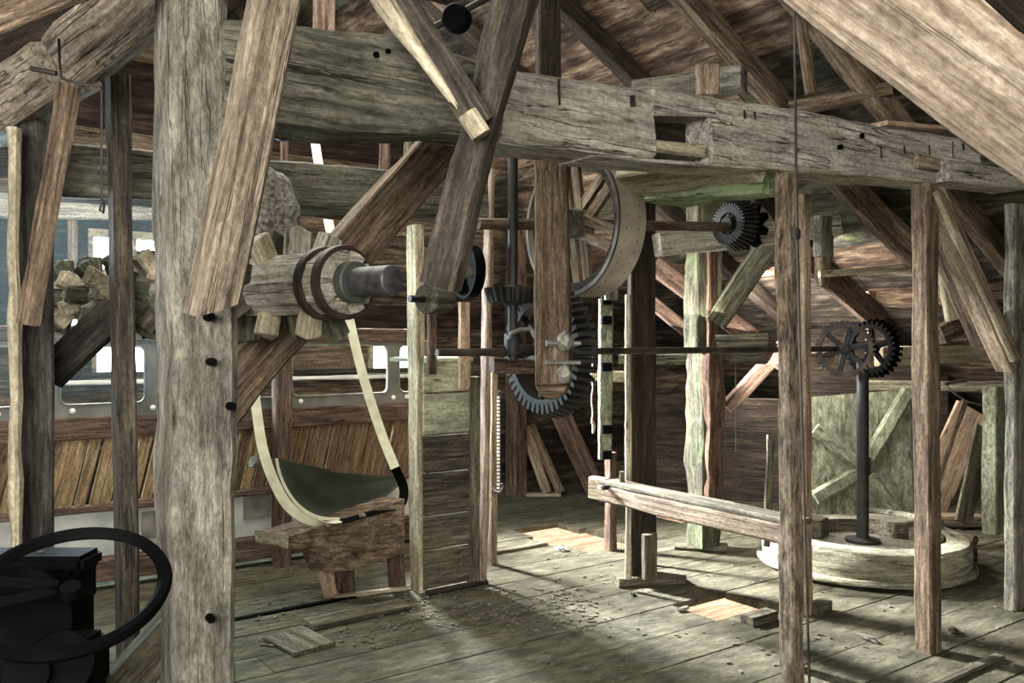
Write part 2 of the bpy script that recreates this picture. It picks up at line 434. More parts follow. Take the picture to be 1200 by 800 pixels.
wall_boards('wall_back', -4.6, 9.8, lambda u: roof_z(u) + .05, .05, UVM @ Matrix.Translation((0, VB, 0)), WINS, 'wall_boards')
wall_boards('wall_front', -4.6, 9.8, lambda u: roof_z(u) + .05, .05, UVM @ Matrix.Translation((0, -3.0, 0)), [], 'wall_boards')
Mr = UVM @ Matrix.Translation((8.75, 0, 0)) @ Matrix.Rotation(math.pi / 2, 4, 'Z')
wall_boards('wall_right', -3.0, VB, lambda x: 0.85, .05, Mr, [], 'wall_boards')
Ml = UVM @ Matrix.Translation((-4.5, 0, 0)) @ Matrix.Rotation(math.pi / 2, 4, 'Z')
wall_boards('wall_left', -3.0, VB, lambda x: 1.6, .05, Ml, [], 'wall_boards')
for i, (u0, u1, z0, z1) in enumerate(WINS):
    M = UVM @ Matrix.Translation((0, VB - .05, 0)); bm = bmesh.new(); f = .035
    box_bm(bm, u0 - f, u1 + f, 0, .1, z1, z1 + f * 1.6); box_bm(bm, u0 - f, u1 + f, -.03, .1, z0 - f, z0)
    box_bm(bm, u0 - f, u0, 0, .1, z0, z1); box_bm(bm, u1, u1 + f, 0, .1, z0, z1)
    um = (u0 + u1) / 2
    if i == 1: box_bm(bm, um - .012, um + .012, .04, .07, z0, z1)
    o = link('window_%d' % (i + 1), bm, 'pale' if i else 'tan', M); o['kind'] = 'structure'

# ================================================================ FRONT FRAME
VF = 2.33
# main beam: profile read at stations along the plane of the frame
top = [(255, 18), (345, 25), (450, 34), (550, 67), (610, 80), (770, 104), (900, 122), (1000, 140), (1100, 157), (1160, 170)]
bot = [(255, 136), (345, 143), (450, 151), (550, 157), (610, 169), (770, 186), (900, 195), (1000, 205), (1100, 214), (1160, 217)]
def interp(tab, x):
    if x <= tab[0][0]: return tab[0][1]
    for (a, ya), (b, yb) in zip(tab, tab[1:]):
        if x <= b: return ya + (yb - ya) * (x - a) / (b - a)
    return tab[-1][1]
def beam_st(p0, p1, ft, fb, step=14, d=.24, y0=0.0):
    st = []; n = max(2, int((p1 - p0) / step))
    for i in range(n + 1):
        px = p0 + (p1 - p0) * i / n
        st.append((uat(px, VF), y0, y0 + d, zat(px, fb(px), VF), zat(px, ft(px), VF)))
    return st
mb = thing('main_beam', uv(uat(255, VF), VF, 2.2), 'massive hand-hewn grey beam spliced in the middle across the whole upper view', 'beam')
MB = UVM @ Matrix.Translation((0, VF, 0))
hb = link('hewn_timber', loft_bm(beam_st(264, 769, lambda x: interp(top, x), lambda x: interp(bot, x)), .010, .02, 3, 5), 'beam_grey', MB, mb); hb['label'] = 'left length of the beam, its left half dark and greenish with shade and dust painted in'
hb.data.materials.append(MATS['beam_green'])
for p in hb.data.polygons: p.material_index = 1 if p.center.x < uat(592, VF) else 0  # dimmer light and dust on the left half put into a darker wood
link('hewn_timber', loft_bm(beam_st(836, 1150, lambda x: interp(top, x), lambda x: interp(bot, x)), .008, .02, 9, 5), 'beam_grey', MB, mb)
link('splice_lip', loft_bm(beam_st(767, 840, lambda x: interp(top, x), lambda x: 136), .004, .008, 2, 3), 'beam_grey', MB, mb)
link('splice_tenon', loft_bm(beam_st(767, 826, lambda x: 163 + (x - 770) * .10, lambda x: 178 + (x - 770) * .1, d=.16), .003, .008, 5, 3), 'pale', MB, mb)
link('splice_sole', loft_bm(beam_st(700, 900, lambda x: 180 + (x - 700) * .07, lambda x: interp(bot, x) + 3, d=.2, y0=.02), .004, .01, 8, 3), 'beam_grey', MB, mb)
link('splice_back', loft_bm(beam_st(765, 840, lambda x: 134, lambda x: 184, d=.08, y0=.15), .003, .008, 4, 3), 'dark', MB, mb)
for (x, y, r) in ((986, 172, .012), (1011, 159, .012), (441, 64, .010), (455, 60, .008)):
    p = pv(x, y, VF - .004); cyl('peg_hole', p + V * .03, p - V * .003, r, 'black_paint', mb, 12)
B('splice_tail', None, None, (1090, 203), (1182, 214), 22, .2, 'beam_grey', v=VF + .03, n=-V, parent=mb)
for x, y, h in ((1032, 178, 14), (1059, 176, 10), (1076, 172, 12), (1088, 176, 12), (1116, 176, 20), (1128, 172, 8), (655, 108, 30), (741, 118, 12), (872, 134, 10), (884, 136, 10)):
    T('hew_cut', None, None, pv(x, y - h / 2, VF - .002), pv(x + 1, y + h / 2, VF - .002), .006, .012, 'dark', n=-V, parent=mb)
B('board', 'thin reddish board lying on top of the hewn beam near its right end', 'board', (1028, 146), (1104, 153), 5, .12, 'orange_boards', v=VF + .02, n=-V)
tb = T('beam_block', 'short notched wooden block nailed to right end of the hewn beam', 'block', pv(1073, 188, VF - .012), pv(1100, 194, VF - .012), .07, .03, 'tan')

# big post
T1 = P('wooden_post', 'big grey weathered square post with peg holes at the left', 'post', (190, 212, 285), 2.24, 0, 3.4, 'post_grey', top=(176, 205, 262), rough=.009, ch=.018)
for (x, y, r) in ((246, 371, .012), (249, 424, .011), (247, 725, .011), (271, 476, .012)):
    X0, Y0, rr_ = -.388 * 2.24, 2.24, (x - 600) / F; w_ = (rr_ * Y0 - X0) / (U.x - rr_ * U.y)
    p = pY(x, y, Y0 + w_ * U.y); cyl('peg_hole', p + V * .03, p - V * .008, r, 'black_paint', T1, 12)
# knee brace in front of it
T('knee_brace', 'square sawn brace leaning right in front of the big grey post', 'brace', pY(249, 360, 2.10), pY(333 + 48, -300, 2.10), .098, .11, 'brace_tan', n=(-V + U * .12), cut0=-.05)
# post with rope
P('wooden_post', 'rough-barked brown post with a rope down its right side', 'post', (913, 932, 944), 3.74, 0, zat(928, 193, VF) - .01, 'bark', top=(905, 927, 937), rough=.007)
P('wooden_post', 'thin straight brown post directly behind the rough-barked post', 'post', (937, 946, 954), 4.97, 0, 2.46, 'tan', top=(934, 944, 951))
P('wooden_post', 'slim sawn brown post with a paler right face in the right foreground', 'post', (1071, 1092, 1105), 4.35, 0, zat(1088, 213, VF) - .01, 'brown', top=(1067, 1088, 1099))
P('wooden_post', 'weathered grey post at the right edge with a notch half way down', 'post', (1176, 1190, 1216), 5.05, 0, 2.42, 'post_grey', rough=.008)
B('knee_brace', 'steep twin-ridged tan brace between slim post and right edge post', 'brace', (1090, 228), (1182, 425), 30, .10, 'tan', v=VF + .02, n=-V)
kb = bpy.data.objects['knee_brace.001'] if 'knee_brace.001' in bpy.data.objects else None
if kb: B('ridge_strip', None, None, (1096, 226), (1187, 421), 8, .03, 'pale', v=VF - .045, n=-V, parent=kb)
B('knee_brace', 'dark brown brace running close behind the steep tan brace', 'brace', (1090, 262), (1150, 400), 24, .08, 'brown', v=VF + .25, n=-V)
B('foreground_brace', 'huge pale brown timber slanting across the upper right corner close up', 'brace', (455, -430), (1780, 564), 124, .07, 'big_brace', Y=(1.5, 1.5), n=Vector((-.45, -1, -.33)), rough=.006)
B('rafter', 'dark timber above the huge close timber in the upper right corner', 'rafter', (880, -255), (1700, 435), 70, .12, 'dark', Y=(1.9, 1.9))
# crossed timbers in the middle
B('slanted_timber', 'long dark timber crossing in front of the hewn beam down to the pulley', 'timber', (684, -310), (517, 335), 44, .08, 'slate', Y=(2.33, 2.65), n=Vector((-.35, -1, .1)), rough=.007)
sp = thing('split_board', pY(500, 70, 2.5), 'split board with a ragged pale edge ending against the hewn beam', 'board')
B('board', None, None, (307, -260), (562, 148), 36, .04, 'slate', Y=(2.40, 2.47), n=Vector((-.1, -1, 0)), parent=sp)
B('ragged_edge', 'pale ragged splintered edge', None, (265, -260), (541, 132), 15, .04, 'pale', Y=(2.39, 2.46), n=Vector((-.1, -1, 0)), parent=sp, rough=.014)
B('end_block', None, None, (548, 134), (564, 160), 22, .055, 'pale', Y=(2.44, 2.44), n=Vector((-.1, -1, 0)), parent=sp)
B('knee_brace', 'broad brown brace rising right behind the banded wooden shaft', 'brace', (240, 488), (556, 128), 54, .12, 'brown', v=3.35, n=-V, rough=.006)
P('wooden_post', 'rear post hidden behind the big grey post', 'post', (205, 225, 262), 3.45, 0, 2.6, 'post_dark')

# ================================================================ LEFT SIDE
B('tie_beam', 'thick light hewn beam over the slanted timbers in the upper left', 'beam', (240, -62), (92, 66), 72, .20, 'beam_warm', Y=(2.45, 2.85), n=Vector((-.1, -1, -.45)), rough=.012)
B('tie_beam', 'thick light beam end further down left, resting on the wide dark post', 'beam', (78, 78), (-30, 150), 60, .20, 'beam_warm', Y=(2.95, 3.3), n=Vector((-.1, -1, -.3)), rough=.008)
P('wooden_post', 'wide dark post with a pale wavy left edge on the far left', 'post', (14, 24, 64), 3.05, 0, 2.40, 'post_dark')
B('edge_board', 'pale wavy board down the left side of the wide dark post', 'board', (14, 150), (20, 690), 11, .04, 'pale', Y=(2.98, 2.98), rough=.010)
B('knee_brace', 'slanted brown brace leaning against the wide dark post', 'brace', (80, 100), (32, 380), 24, .05, 'brown', Y=(2.85, 2.85), n=Vector((-.3, -1, 0)))
P('wooden_post', 'slim dark post in front of the bright left window', 'post', (137, 145, 168), 3.3, 0, pY(140, 84, 3.3).z, 'slate', top=(126, 134, 150))
B('knee_brace', 'short dark brace under the cogged shaft, pale along its top', 'brace', (56, 442), (140, 362), 36, .09, 'post_dark', Y=(3.35, 3.45))
B('rafter', 'dark upper timber in the upper left corner', 'rafter', (-40, 32), (160, -52), 44, .10, 'brown', Y=(2.3, 2.1), n=Vector((0, -1, -.6)))
B('rafter', 'second dark timber below the one in the upper left corner', 'rafter', (-40, 86), (160, -8), 36, .10, 'dark', Y=(3.3, 3.1), n=Vector((0, -1, -.6)))
B('knee_brace', 'brace at the foot of the big grey post, paler on its right face', 'brace', (225, 712), (100, 850), 46, .10, 'olive', Y=(2.55, 2.3), n=Vector((.5, -1, 0)))
st = thing('strap_rod', pY(69, 90, 2.75), 'bent iron strap and bolt under the light hewn beam upper left', 'strap')
bm = bmesh.new(); tube_bm(bm, [pY(69, 46, 2.52), pY(70, 75, 2.5), pY(72, 92, 2.5), pY(90, 98, 2.5), pY(118, 101, 2.5)], .004, 8); link('strap', bm, 'iron', None, st)
cyl('bolt', pY(36, 80, 2.5), pY(66, 86, 2.5), .008, 'iron_rust', st)
cyl('hanging_rod', pY(119, 101, 2.52), pY(119, 235, 2.52), .0035, 'iron', None, 8, 'thin dark rod hanging beside the slim dark post, upper left', 'rod')
bm = bmesh.new(); tube_bm(bm, [pY(119, 232, 2.52), pY(122, 240, 2.52), pY(121, 250, 2.52), pY(117, 246, 2.52), pY(119, 236, 2.52)], .004, 6); 
link('rod_hook', bm, 'iron', None, bpy.data.objects['hanging_rod'])

# rear tie beam on the left, with the lumpy root
B('tie_beam', 'long dark grey-green beam behind the cogged shaft', 'beam', (40, 200), (560, 235), 54, .22, 'beam_green', v=3.95, n=-V, rough=.008)
B('rail', 'pale light rail just under the long grey-green beam', 'rail', (280, 243), (424, 256), 8, .05, 'tan', v=4.1, n=-V)
def blob(name, c, rx, ry, rz, mat, amp=.12, seed=0, parent=None, M=None):
    bm = bmesh.new(); bmesh.ops.create_icosphere(bm, subdivisions=4, radius=1)
    for q in bm.verts:
        d = 1 + amp * noise.noise(q.co * 1.6 + Vector((seed, 0, 0))) * 2 + amp * .5 * noise.noise(q.co * 5 + Vector((seed, 4, 0)))
        q.co = Vector((q.co.x * rx, q.co.y * ry, q.co.z * rz)) * d
    MM = Matrix.Translation(c) @ (M or Matrix.Identity(4))
    return link(name, bm, mat, MM, parent, 80)
rt = thing('root_knee', pY(310, 250, 3.55), 'lumpy grey root end swelling out beside the big grey post', 'root')
blob('root_burl', pY(303, 250, 3.75), .17, .12, .22, 'rough_root', .10, 2, rt)
blob('root_foot', pY(282, 312, 3.7), .13, .11, .12, 'rough_root', .12, 5, rt)

# ================================================================ COGGED SHAFT
def cogged_shaft():
    a, b = pY(405, 331, 2.85), pY(60, 350, 4.35)
    ax = (b - a).normalized(); L = (b - a).length; M = axis_mat(a, ax)
    t = thing('cogged_shaft', a, 'horizontal wooden shaft studded with blocks, banded at its near end', 'shaft')
    R = .112
    cyl('shaft_log', a, b, R, 'beam_grey', t, 10)
    for k in range(8):
        bm = bmesh.new(); a0 = k * math.pi / 4 + .09; a1 = a0 + math.pi / 4 - .18
        pts = [(R * .5 * math.cos(a0), R * .5 * math.sin(a0))] + [(R * .95 * math.cos(a0 + (a1 - a0) * i / 5), R * .95 * math.sin(a0 + (a1 - a0) * i / 5)) for i in range(6)] + [(R * .5 * math.cos(a1), R * .5 * math.sin(a1))]
        plank_bm(pts, .018, bm)
        link('end_wedge', bm, 'beam_grey', M @ Matrix.Translation((0, 0, -.018)), t)
    for z0 in (-.005, .09):
        bm = bmesh.new(); lathe_bm(bm, [(R * .96, z0), (R + .012, z0), (R + .014, z0 + .015), (R + .012, z0 + .032), (R * .96, z0 + .032)], 36, True)
        link('iron_band', bm, 'iron_rust', M, t)
    bm = bmesh.new(); lathe_bm(bm, [(.064, -.06), (.070, -.055), (.070, -.02), (.064, -.012), (.04, -.012), (.04, -.06)], 36, True); link('collar', bm, 'green_metal', M, t)['label'] = 'dull green iron collar'
    bm = bmesh.new(); lathe_bm(bm, [(.044, -.235), (.048, -.23), (.048, 0)], 26); link('gudgeon', bm, 'gun_grey', M, t)
    rnd = random.Random(4); z = .26; j = 0
    camd = (Vector((0, 0, CZ)) - a).normalized()
    eu = UP; ec = (camd - ax * camd.dot(ax)); ec.z = 0; ec.normalize()
    M3 = M.to_3x3(); I3 = M3.inverted()
    def ang(deg):
        d = I3 @ (ec * math.cos(math.radians(deg)) + eu * math.sin(math.radians(deg))); return math.atan2(d.y, d.x)
    spots = [(.16, -118), (.19, 116), (.17, -82), (.29, 96), (.29, -104), (.30, 150), (.40, -78), (.38, 62), (.42, -130), (.43, 18), (.47, -34), (.48, 104), (.52, 60), (.55, -85)]
    spots = [(z_, ang(d_)) for z_, d_ in spots]
    z = .58
    while z < L - .08:
        spots += [(z, 2 * math.pi * (k + .5 * (j % 2)) / 7 + rnd.uniform(-.12, .12)) for k in range(7)]
        z += .14; j += 1
    for z_, an in spots:
        w = rnd.uniform(.064, .078); h = rnd.uniform(.07, .095) if z_ < 1 else rnd.uniform(.06, .085)
        bm = bmesh.new(); box_bm(bm, R * .8, R + h, -w / 2, w / 2, -w * .42, w * .42)
        for q in bm.verts:
            if q.co.x > R: q.co.y *= 1.12; q.co.x += rnd.uniform(-.012, .012)
        bmesh.ops.bevel(bm, geom=bm.edges[:], offset=.004, segments=1, affect='EDGES')
        mt = ('pale', 'olive', 'beam_grey', 'mossy')[rnd.randrange(4)]
        link('cog_block', bm, mt, M @ Matrix.Translation((0, 0, z_)) @ Matrix.Rotation(an, 4, 'Z') @ Matrix.Rotation(rnd.uniform(-.3, .3), 4, 'X'), t)
cogged_shaft()

# ================================================================ LEFT PARTITION (row of rounded-corner openings over slanted planks)
VW = 6.08
def u6(px): return uat(px, VW)
def partition():
    t = thing('panelled_partition', uv(u6(60), VW, 0), 'long low partition with rounded window openings above slanted tan planks', 'partition')
    M = UVM @ Matrix.Translation((0, VW, 0))
    u0, u1 = u6(-30), u6(486)
    def bar(name, z0, z1, mat, y0=-.02, y1=.03, a=u0, b=u1):
        L_ = b - a; n = max(2, int(L_ / .2))
        return link(name, loft_bm([(a + L_ * i / n, y0, y1, z0, z1) for i in range(n + 1)], .003, .006, random.random() * 9, 3), mat, M, t)
    bar('top_rail', 1.60, 1.70, 'reddish')
    bar('wood_rail', .97, 1.11, 'reddish', -.03)
    bar('lower_rail', .50, .545, 'reddish', -.045)
    bar('sill_timber', .05, .20, 'reddish', -.09, .05)
    bar('metal_band', .20, .50, 'band_lit', -.004, .01)['label'] = 'grey metal skirting band'
    # window plate: rounded openings
    bm = bmesh.new(); z0, z1 = 1.11, 1.60; edges = [u6(-30), u6(55), u6(180), u6(334), u6(462), u6(486)]
    def rr(a, b, c, d, r, n=5):
        pts = []
        for (cx, cy, s) in ((b - r, d - r, 0), (a + r, d - r, 1), (a + r, c + r, 2), (b - r, c + r, 3)):
            for i in range(n + 1):
                an = math.pi / 2 * (s + i / n); pts.append((cx + r * math.cos(an), cy + r * math.sin(an)))
        return pts
    ops = []
    cols = [u6(-30), u6(60), u6(179), u6(240), u6(334), u6(461), u6(500)]
    for a, b in zip(cols, cols[1:]):
        inn = rr(a + .05, b - .05, z0 + .085, z1 - .03, .05); out = rr(a, b, z0, z1, .0005)
        for (yy, flip) in ((0.0, False), (.03, True)):
            I = [bm.verts.new((x, yy, z)) for x, z in inn]; O = [bm.verts.new((x, yy, z)) for x, z in out]; n = len(I)
            for i in range(n): bm.faces.new((O[i], O[(i + 1) % n], I[(i + 1) % n], I[i]))
            if yy: 
                for i in range(n): bm.faces.new((I0[i], I0[(i + 1) % n], I[(i + 1) % n], I[i]))
            I0 = I
        ops.append((a, b, inn))
    link('window_plate', bm, 'panel_grey', M, t)
    for a, b, inn in ops:
        bm = bmesh.new(); tube_bm(bm, [(x, -.006, z) for x, z in inn], .007, 6, closed=True)
        link('opening_trim', bm, 'steel_grey', M, t)
        for x in (a + .12, b):
            bm = bmesh.new(); lathe_bm(bm, [(.018, 0), (.018, .006), (.011, .014), (.001, .018)], 14)
            link('rivet', bm, 'white_paint', M @ Matrix.Translation((x, 0, z0 + .045)) @ Matrix.Rotation(math.pi / 2, 4, 'X'), t)
    # slanted planks
    x = u0; lean = .10; rnd = random.Random(2)
    while x < u1:
        w = rnd.uniform(.060, .085); bm = bmesh.new(); d = rnd.uniform(-.006, .006)
        vs = box_bm(bm, -.22, .22, -w / 2 + .003, w / 2 - .003, -.01, .01)
        a = Vector((x, d, .545)); b = Vector((x + lean, d, .975))
        MM = M @ orient(a, b, Vector((0, -1, 0))) @ Matrix.Translation((.22, 0, 0))
        link('slanted_plank', bm, ('wainscot', 'wainscot', 'wainscot_dark')[rnd.randrange(3)] if x < u6(300) else 'wainscot_dark', MM, t); x += w + rnd.choice((.004, .004, .014))
    # small hatch on the grey band
    bm = bmesh.new(); box_bm(bm, u6(166), u6(186), -.02, -.004, .28, .46); link('latch_plate', bm, 'steel_grey', M, t)
    bm = bmesh.new(); box_bm(bm, u6(285), u6(316), -.02, -.004, .33, .50); link('latch_plate', bm, 'steel_grey', M, t)
partition()
# white outer rail outside the openings (second wall's sill)
B('rail', 'narrow white sill rail seen through the partition openings', 'rail', (60, 449), (500, 440), 5, .06, 'white_paint', v=VB - .16, n=-V)
B('rail', 'dark rail above the white sill rail behind the partition', 'rail', (60, 440), (500, 433), 6, .06, 'post_dark', v=VB - .14, n=-V)
B('wall_rail', 'light weathered horizontal timber high on the back wall at left', 'rail', (-20, 240), (300, 249), 26, .10, 'beam_grey', v=VB - .1, n=-V, rough=.008)
B('stud', 'orange-tan jamb board left of the bright upper window', 'board', (85, 256), (85, 335), 8, .06, 'tan', v=VB - .1)
P('wooden_post', 'reddish post standing against the partition behind the hanging belt', 'post', (318, 324, 343), 6.02, 0, 1.62, 'reddish')

# thin bluish volume added to give the lens glare around the left windows
bm = bmesh.new(); box_bm(bm, -1.0, 1.6, 3.9, 6.0, 1.3, 2.5)
hm = bpy.data.materials.new('haze'); hm.use_nodes = True; hn = hm.node_tree; hn.nodes.clear()
ho = hn.nodes.new('ShaderNodeOutputMaterial'); hv = hn.nodes.new('ShaderNodeVolumeScatter'); hv.inputs['Color'].default_value = (.7, .95, 1, 1); hv.inputs['Density'].default_value = .011; hv.inputs['Anisotropy'].default_value = .35
hn.links.new(hv.outputs[0], ho.inputs['Volume']); MATS['haze'] = hm
tag(link('haze', bm, 'haze', UVM), 'faint bluish haze added for the lens glare around the left windows', 'haze', None, 'stuff')

# ================================================================ BELT, TROUGH, WEDGE TRESTLE
def ribbon(name, pts, w, t, mat, wd, parent=None, label=None, cat=None):
    """flat belt through pts, width direction wd"""
    P_ = [Vector(p) for p in pts]; fine = []
    for i in range(len(P_) - 1):
        p0, p1, p2, p3 = P_[max(i - 1, 0)], P_[i], P_[i + 1], P_[min(i + 2, len(P_) - 1)]
        for k in range(6):
            s = k / 6; fine.append(.5 * ((2 * p1) + (p2 - p0) * s + (2 * p0 - 5 * p1 + 4 * p2 - p3) * s * s + (3 * p1 - p0 - 3 * p2 + p3) * s ** 3))
    fine.append(P_[-1]); bm = bmesh.new(); rings = []
    for i, p in enumerate(fine):
        tg = (fine[min(i + 1, len(fine) - 1)] - fine[max(i - 1, 0)]).normalized()
        x = (wd - tg * wd.dot(tg)).normalized(); y = tg.cross(x)
        rings.append([bm.verts.new(p + x * sx * w / 2 + y * sy * t / 2) for sx, sy in ((-1, -1), (1, -1), (1, 1), (-1, 1))])
    for a, b in zip(rings, rings[1:]):
        for k in range(4): bm.faces.new((a[k], a[(k + 1) % 4], b[(k + 1) % 4], b[k]))
    bm.faces.new(rings[0][::-1]); bm.faces.new(rings[-1])
    return tag(link(name, bm, mat, None, parent), label, cat)
wdb = (U * .9 - V * .45)
db = thing('drive_belt', pY(370, 611, 5.0), 'long cream flat belt hanging in a loop under the trough', 'belt')
ribbon('belt_strip', [pY(x, y, Y) for x, y, Y in ((362, 120, 5.6), (377, 215, 5.5), (389, 280, 5.4), (404, 350, 5.35), (424, 435, 5.3), (446, 505, 5.3), (463, 548, 5.3))], .058, .005, 'belt_cream', wdb, db)
ribbon('belt_strip', [pY(x, y, Y) for x, y, Y in ((463, 548, 5.3), (473, 572, 5.35), (468, 592, 5.3), (440, 600, 5.2), (400, 611, 5.05))], .058, .006, 'black_paint', wdb, db)['label'] = 'lower run of the belt, its shade painted black'  # the dark this run passes into, painted as a black strip
ribbon('belt_strip', [pY(x, y, Y) for x, y, Y in ((400, 611, 5.05), (368, 611, 5.0), (340, 595, 4.98), (322, 566, 4.98), (309, 530, 5.0), (302, 490, 5.05), (298, 450, 5.1), (298, 400, 5.2), (300, 330, 5.3), (312, 220, 5.4))], .058, .005, 'belt_cream', wdb, db)
def trough():
    t = thing('trough', pY(390, 600, 5.1), 'dark green half-round trough cradled in the hanging belt loop', 'trough')
    near = [(324, 537), (327, 552), (334, 570), (345, 587), (360, 600), (378, 607), (398, 608)]
    out = [(326, 536), (342, 541), (364, 546), (386, 550), (390, 553), (430, 556), (470, 559), (468, 569), (450, 584), (430, 595), (412, 603), (395, 608), (376, 607), (358, 600), (344, 586), (334, 568), (328, 551)]
    bm = bmesh.new(); c2 = (392, 572); rings = []
    for j in range(8):
        s_ = 1 - j / 8; row = []
        for (x, y) in out:
            X = c2[0] + (x - c2[0]) * s_; Yy = c2[1] + (y - c2[1]) * s_
            row.append(bm.verts.new(pY(X, Yy, 5.02 + (X - 326) * .0028 + .16 * (1 - s_ * s_))))
        rings.append(row)
    n = len(out); cc = bm.verts.new(pY(c2[0], c2[1], 5.02 + 66 * .0028 + .16))
    for ra, rb in zip(rings, rings[1:]):
        for i in range(n): bm.faces.new((ra[i], ra[(i + 1) % n], rb[(i + 1) % n], rb[i]))
    for i in range(n): bm.faces.new((rings[-1][i], rings[-1][(i + 1) % n], cc))
    bmesh.ops.solidify(bm, geom=bm.faces[:], thickness=.012)
    link('trough_shell', bm, 'canvas_green', None, t, 60)
    ribbon('rim_strip', [pY(x, y, 4.985) for x, y in near], .016, .006, 'belt_cream', Vector((1, 0, .2)), t)
    cyl('roller', pY(295, 541, 5.0), pY(307, 543, 5.06), .032, 'steel_grey', t)
trough()
def trestle():
    t = thing('sloping_trestle', pf(385, 697), 'sloping reddish trestle of thick boards under the trough', 'trestle')
    n = Vector((.25, -1, 0))
    def poly(name, px, Y, th, mat):
        ps = [pY(x, y, Y + (x - 330) * .0013) for x, y in px]; bm = bmesh.new(); d = Vector((-.15, th, 0))
        a = [bm.verts.new(p) for p in ps]; b = [bm.verts.new(p + d) for p in ps]; m = len(a)
        bm.faces.new(a); bm.faces.new(b[::-1])
        for i in range(m): bm.faces.new((a[i], a[(i + 1) % m], b[(i + 1) % m], b[i]))
        o = link(name, bm, mat, None, t); return o
    poly('side_board', [(338, 629), (474, 584), (474, 648), (412, 668), (390, 670), (378, 641), (338, 644)], 5.08, .045, 'brown')
    poly('side_board', [(322, 626), (462, 585), (462, 630), (340, 640)], 5.42, .045, 'reddish')
    poly('end_rail', [(324, 624), (338, 628), (338, 643), (325, 638)], 5.04, .07, 'pale')
    for i, x in enumerate((345, 385, 425)):
        B('slat', None, None, (x - 12, 620 - i * 11, ), (x, 626 - i * 11), 5, .03, 'tan', Y=(5.42, 5.12), parent=t)
    a = pf(388, 698); T('leg', 'orange fresh-split leg', None, a, pY(373, 638, 5.25), .09, .07, 'orange_boards', n=n, parent=t)
    T('leg', None, None, pf(404, 696), pY(402, 640, 5.2), .12, .05, 'reddish', n=n, parent=t)
    T('leg', None, None, pf(466, 688), pY(463, 630, 5.45), .11, .07, 'reddish', n=n, parent=t)
    T('foot_rail', None, None, pf(392, 702) + UP * .012, pf(478, 691) + UP * .012, .05, .024, 'pale', n=UP, parent=t)
trestle()

# ================================================================ PLANK CASING IN THE MIDDLE
P('wooden_post', 'pale square post at the left corner of the plank casing', 'post', (480, 492, 502), 5.40, 0, pY(487, 262, 5.4).z, 'pale', top=(472, 485, 501))
def casing():
    a, b = uv(pf(499, 697).dot(U), 4.72), uv(pf(556, 687).dot(U), 4.72)
    t = thing('plank_casing', (a + b) / 2, 'narrow casing of stacked horizontal planks beside the pale square post', 'casing')
    zt = pY(520, 440, 5.6).z; z = 0.02; i = 0; hs = [.25, .22, .27, .24, .27, .20]
    for i, h in enumerate(hs):
        z1 = z + h
        T('plank', 'greenish top plank, painted bright as lit' if i >= 4 else None, None, a + UP * (z + h / 2) + V * .02, b + UP * (z + h / 2) + V * .02, h - .008, .03, 'casing_lit' if i >= 4 else ('slate' if i > 1 else 'olive'), n=-V, parent=t)
        z = z1
    T('stile', None, None, b + U * .02, b + U * .02 + UP * (z - .1), .06, .08, 'olive', n=-V, parent=t)
    T('sill', None, None, a - V * .03 + UP * .015, b + U * .1 - V * .03 + UP * .015, .05, .03, 'dark', n=UP, parent=t)
    T('top_shelf', None, None, a + UP * (z + .01) + V * .22, b + UP * (z + .01) + V * .22, .5, .03, 'green_board', n=UP, parent=t)
casing()
P('wooden_post', 'tan post right of the plank casing rising behind the pulley', 'post', (558, 566, 572), 5.62, .0, 2.75, 'tan', top=(557, 571, 590), dmax=.12)
P('wooden_post', 'thin pale post carrying the toothed rack, right of the casing', 'post', (572, 577, 584), 6.1, 0, 1.45, 'tan')
P('wooden_post', 'short reddish hanger post above the casing behind the long lower shaft', 'post', (499, 504, 513), 5.2, 1.40, 1.78, 'reddish', parent=None)
P('wooden_post', 'orange-tan upright beside the black pulley', 'post', (536, 541, 552), 5.3, 1.30, 2.20, 'orange_boards')
rk = thing('toothed_rack', pY(585, 570, 5.9), 'iron rack strip with pale teeth on the thin post', 'rack')
bm = bmesh.new(); a, b = pY(585, 458, 5.9), pY(585, 575, 5.9)
box_bm(bm, -.012, .012, -.01, .01, 0, (a - b).length); link('rack_bar', bm, 'iron', Matrix.Translation(b), rk)
for i in range(26):
    bm = bmesh.new(); box_bm(bm, -.016, .004, -.022, -.01, 0, .014); link('rack_tooth', bm, 'white_paint', Matrix.Translation(b + UP * (.015 + i * .025)), rk)
bm = bmesh.new(); tube_bm(bm, [pY(577, 570, 5.85), pY(580, 576, 5.82), pY(586, 577, 5.8), pY(590, 571, 5.8), pY(588, 566, 5.8)], .011, 8)
tag(link('iron_hook', bm, 'iron_rust'), 'small curved iron hook low on the toothed rack post', 'hook')

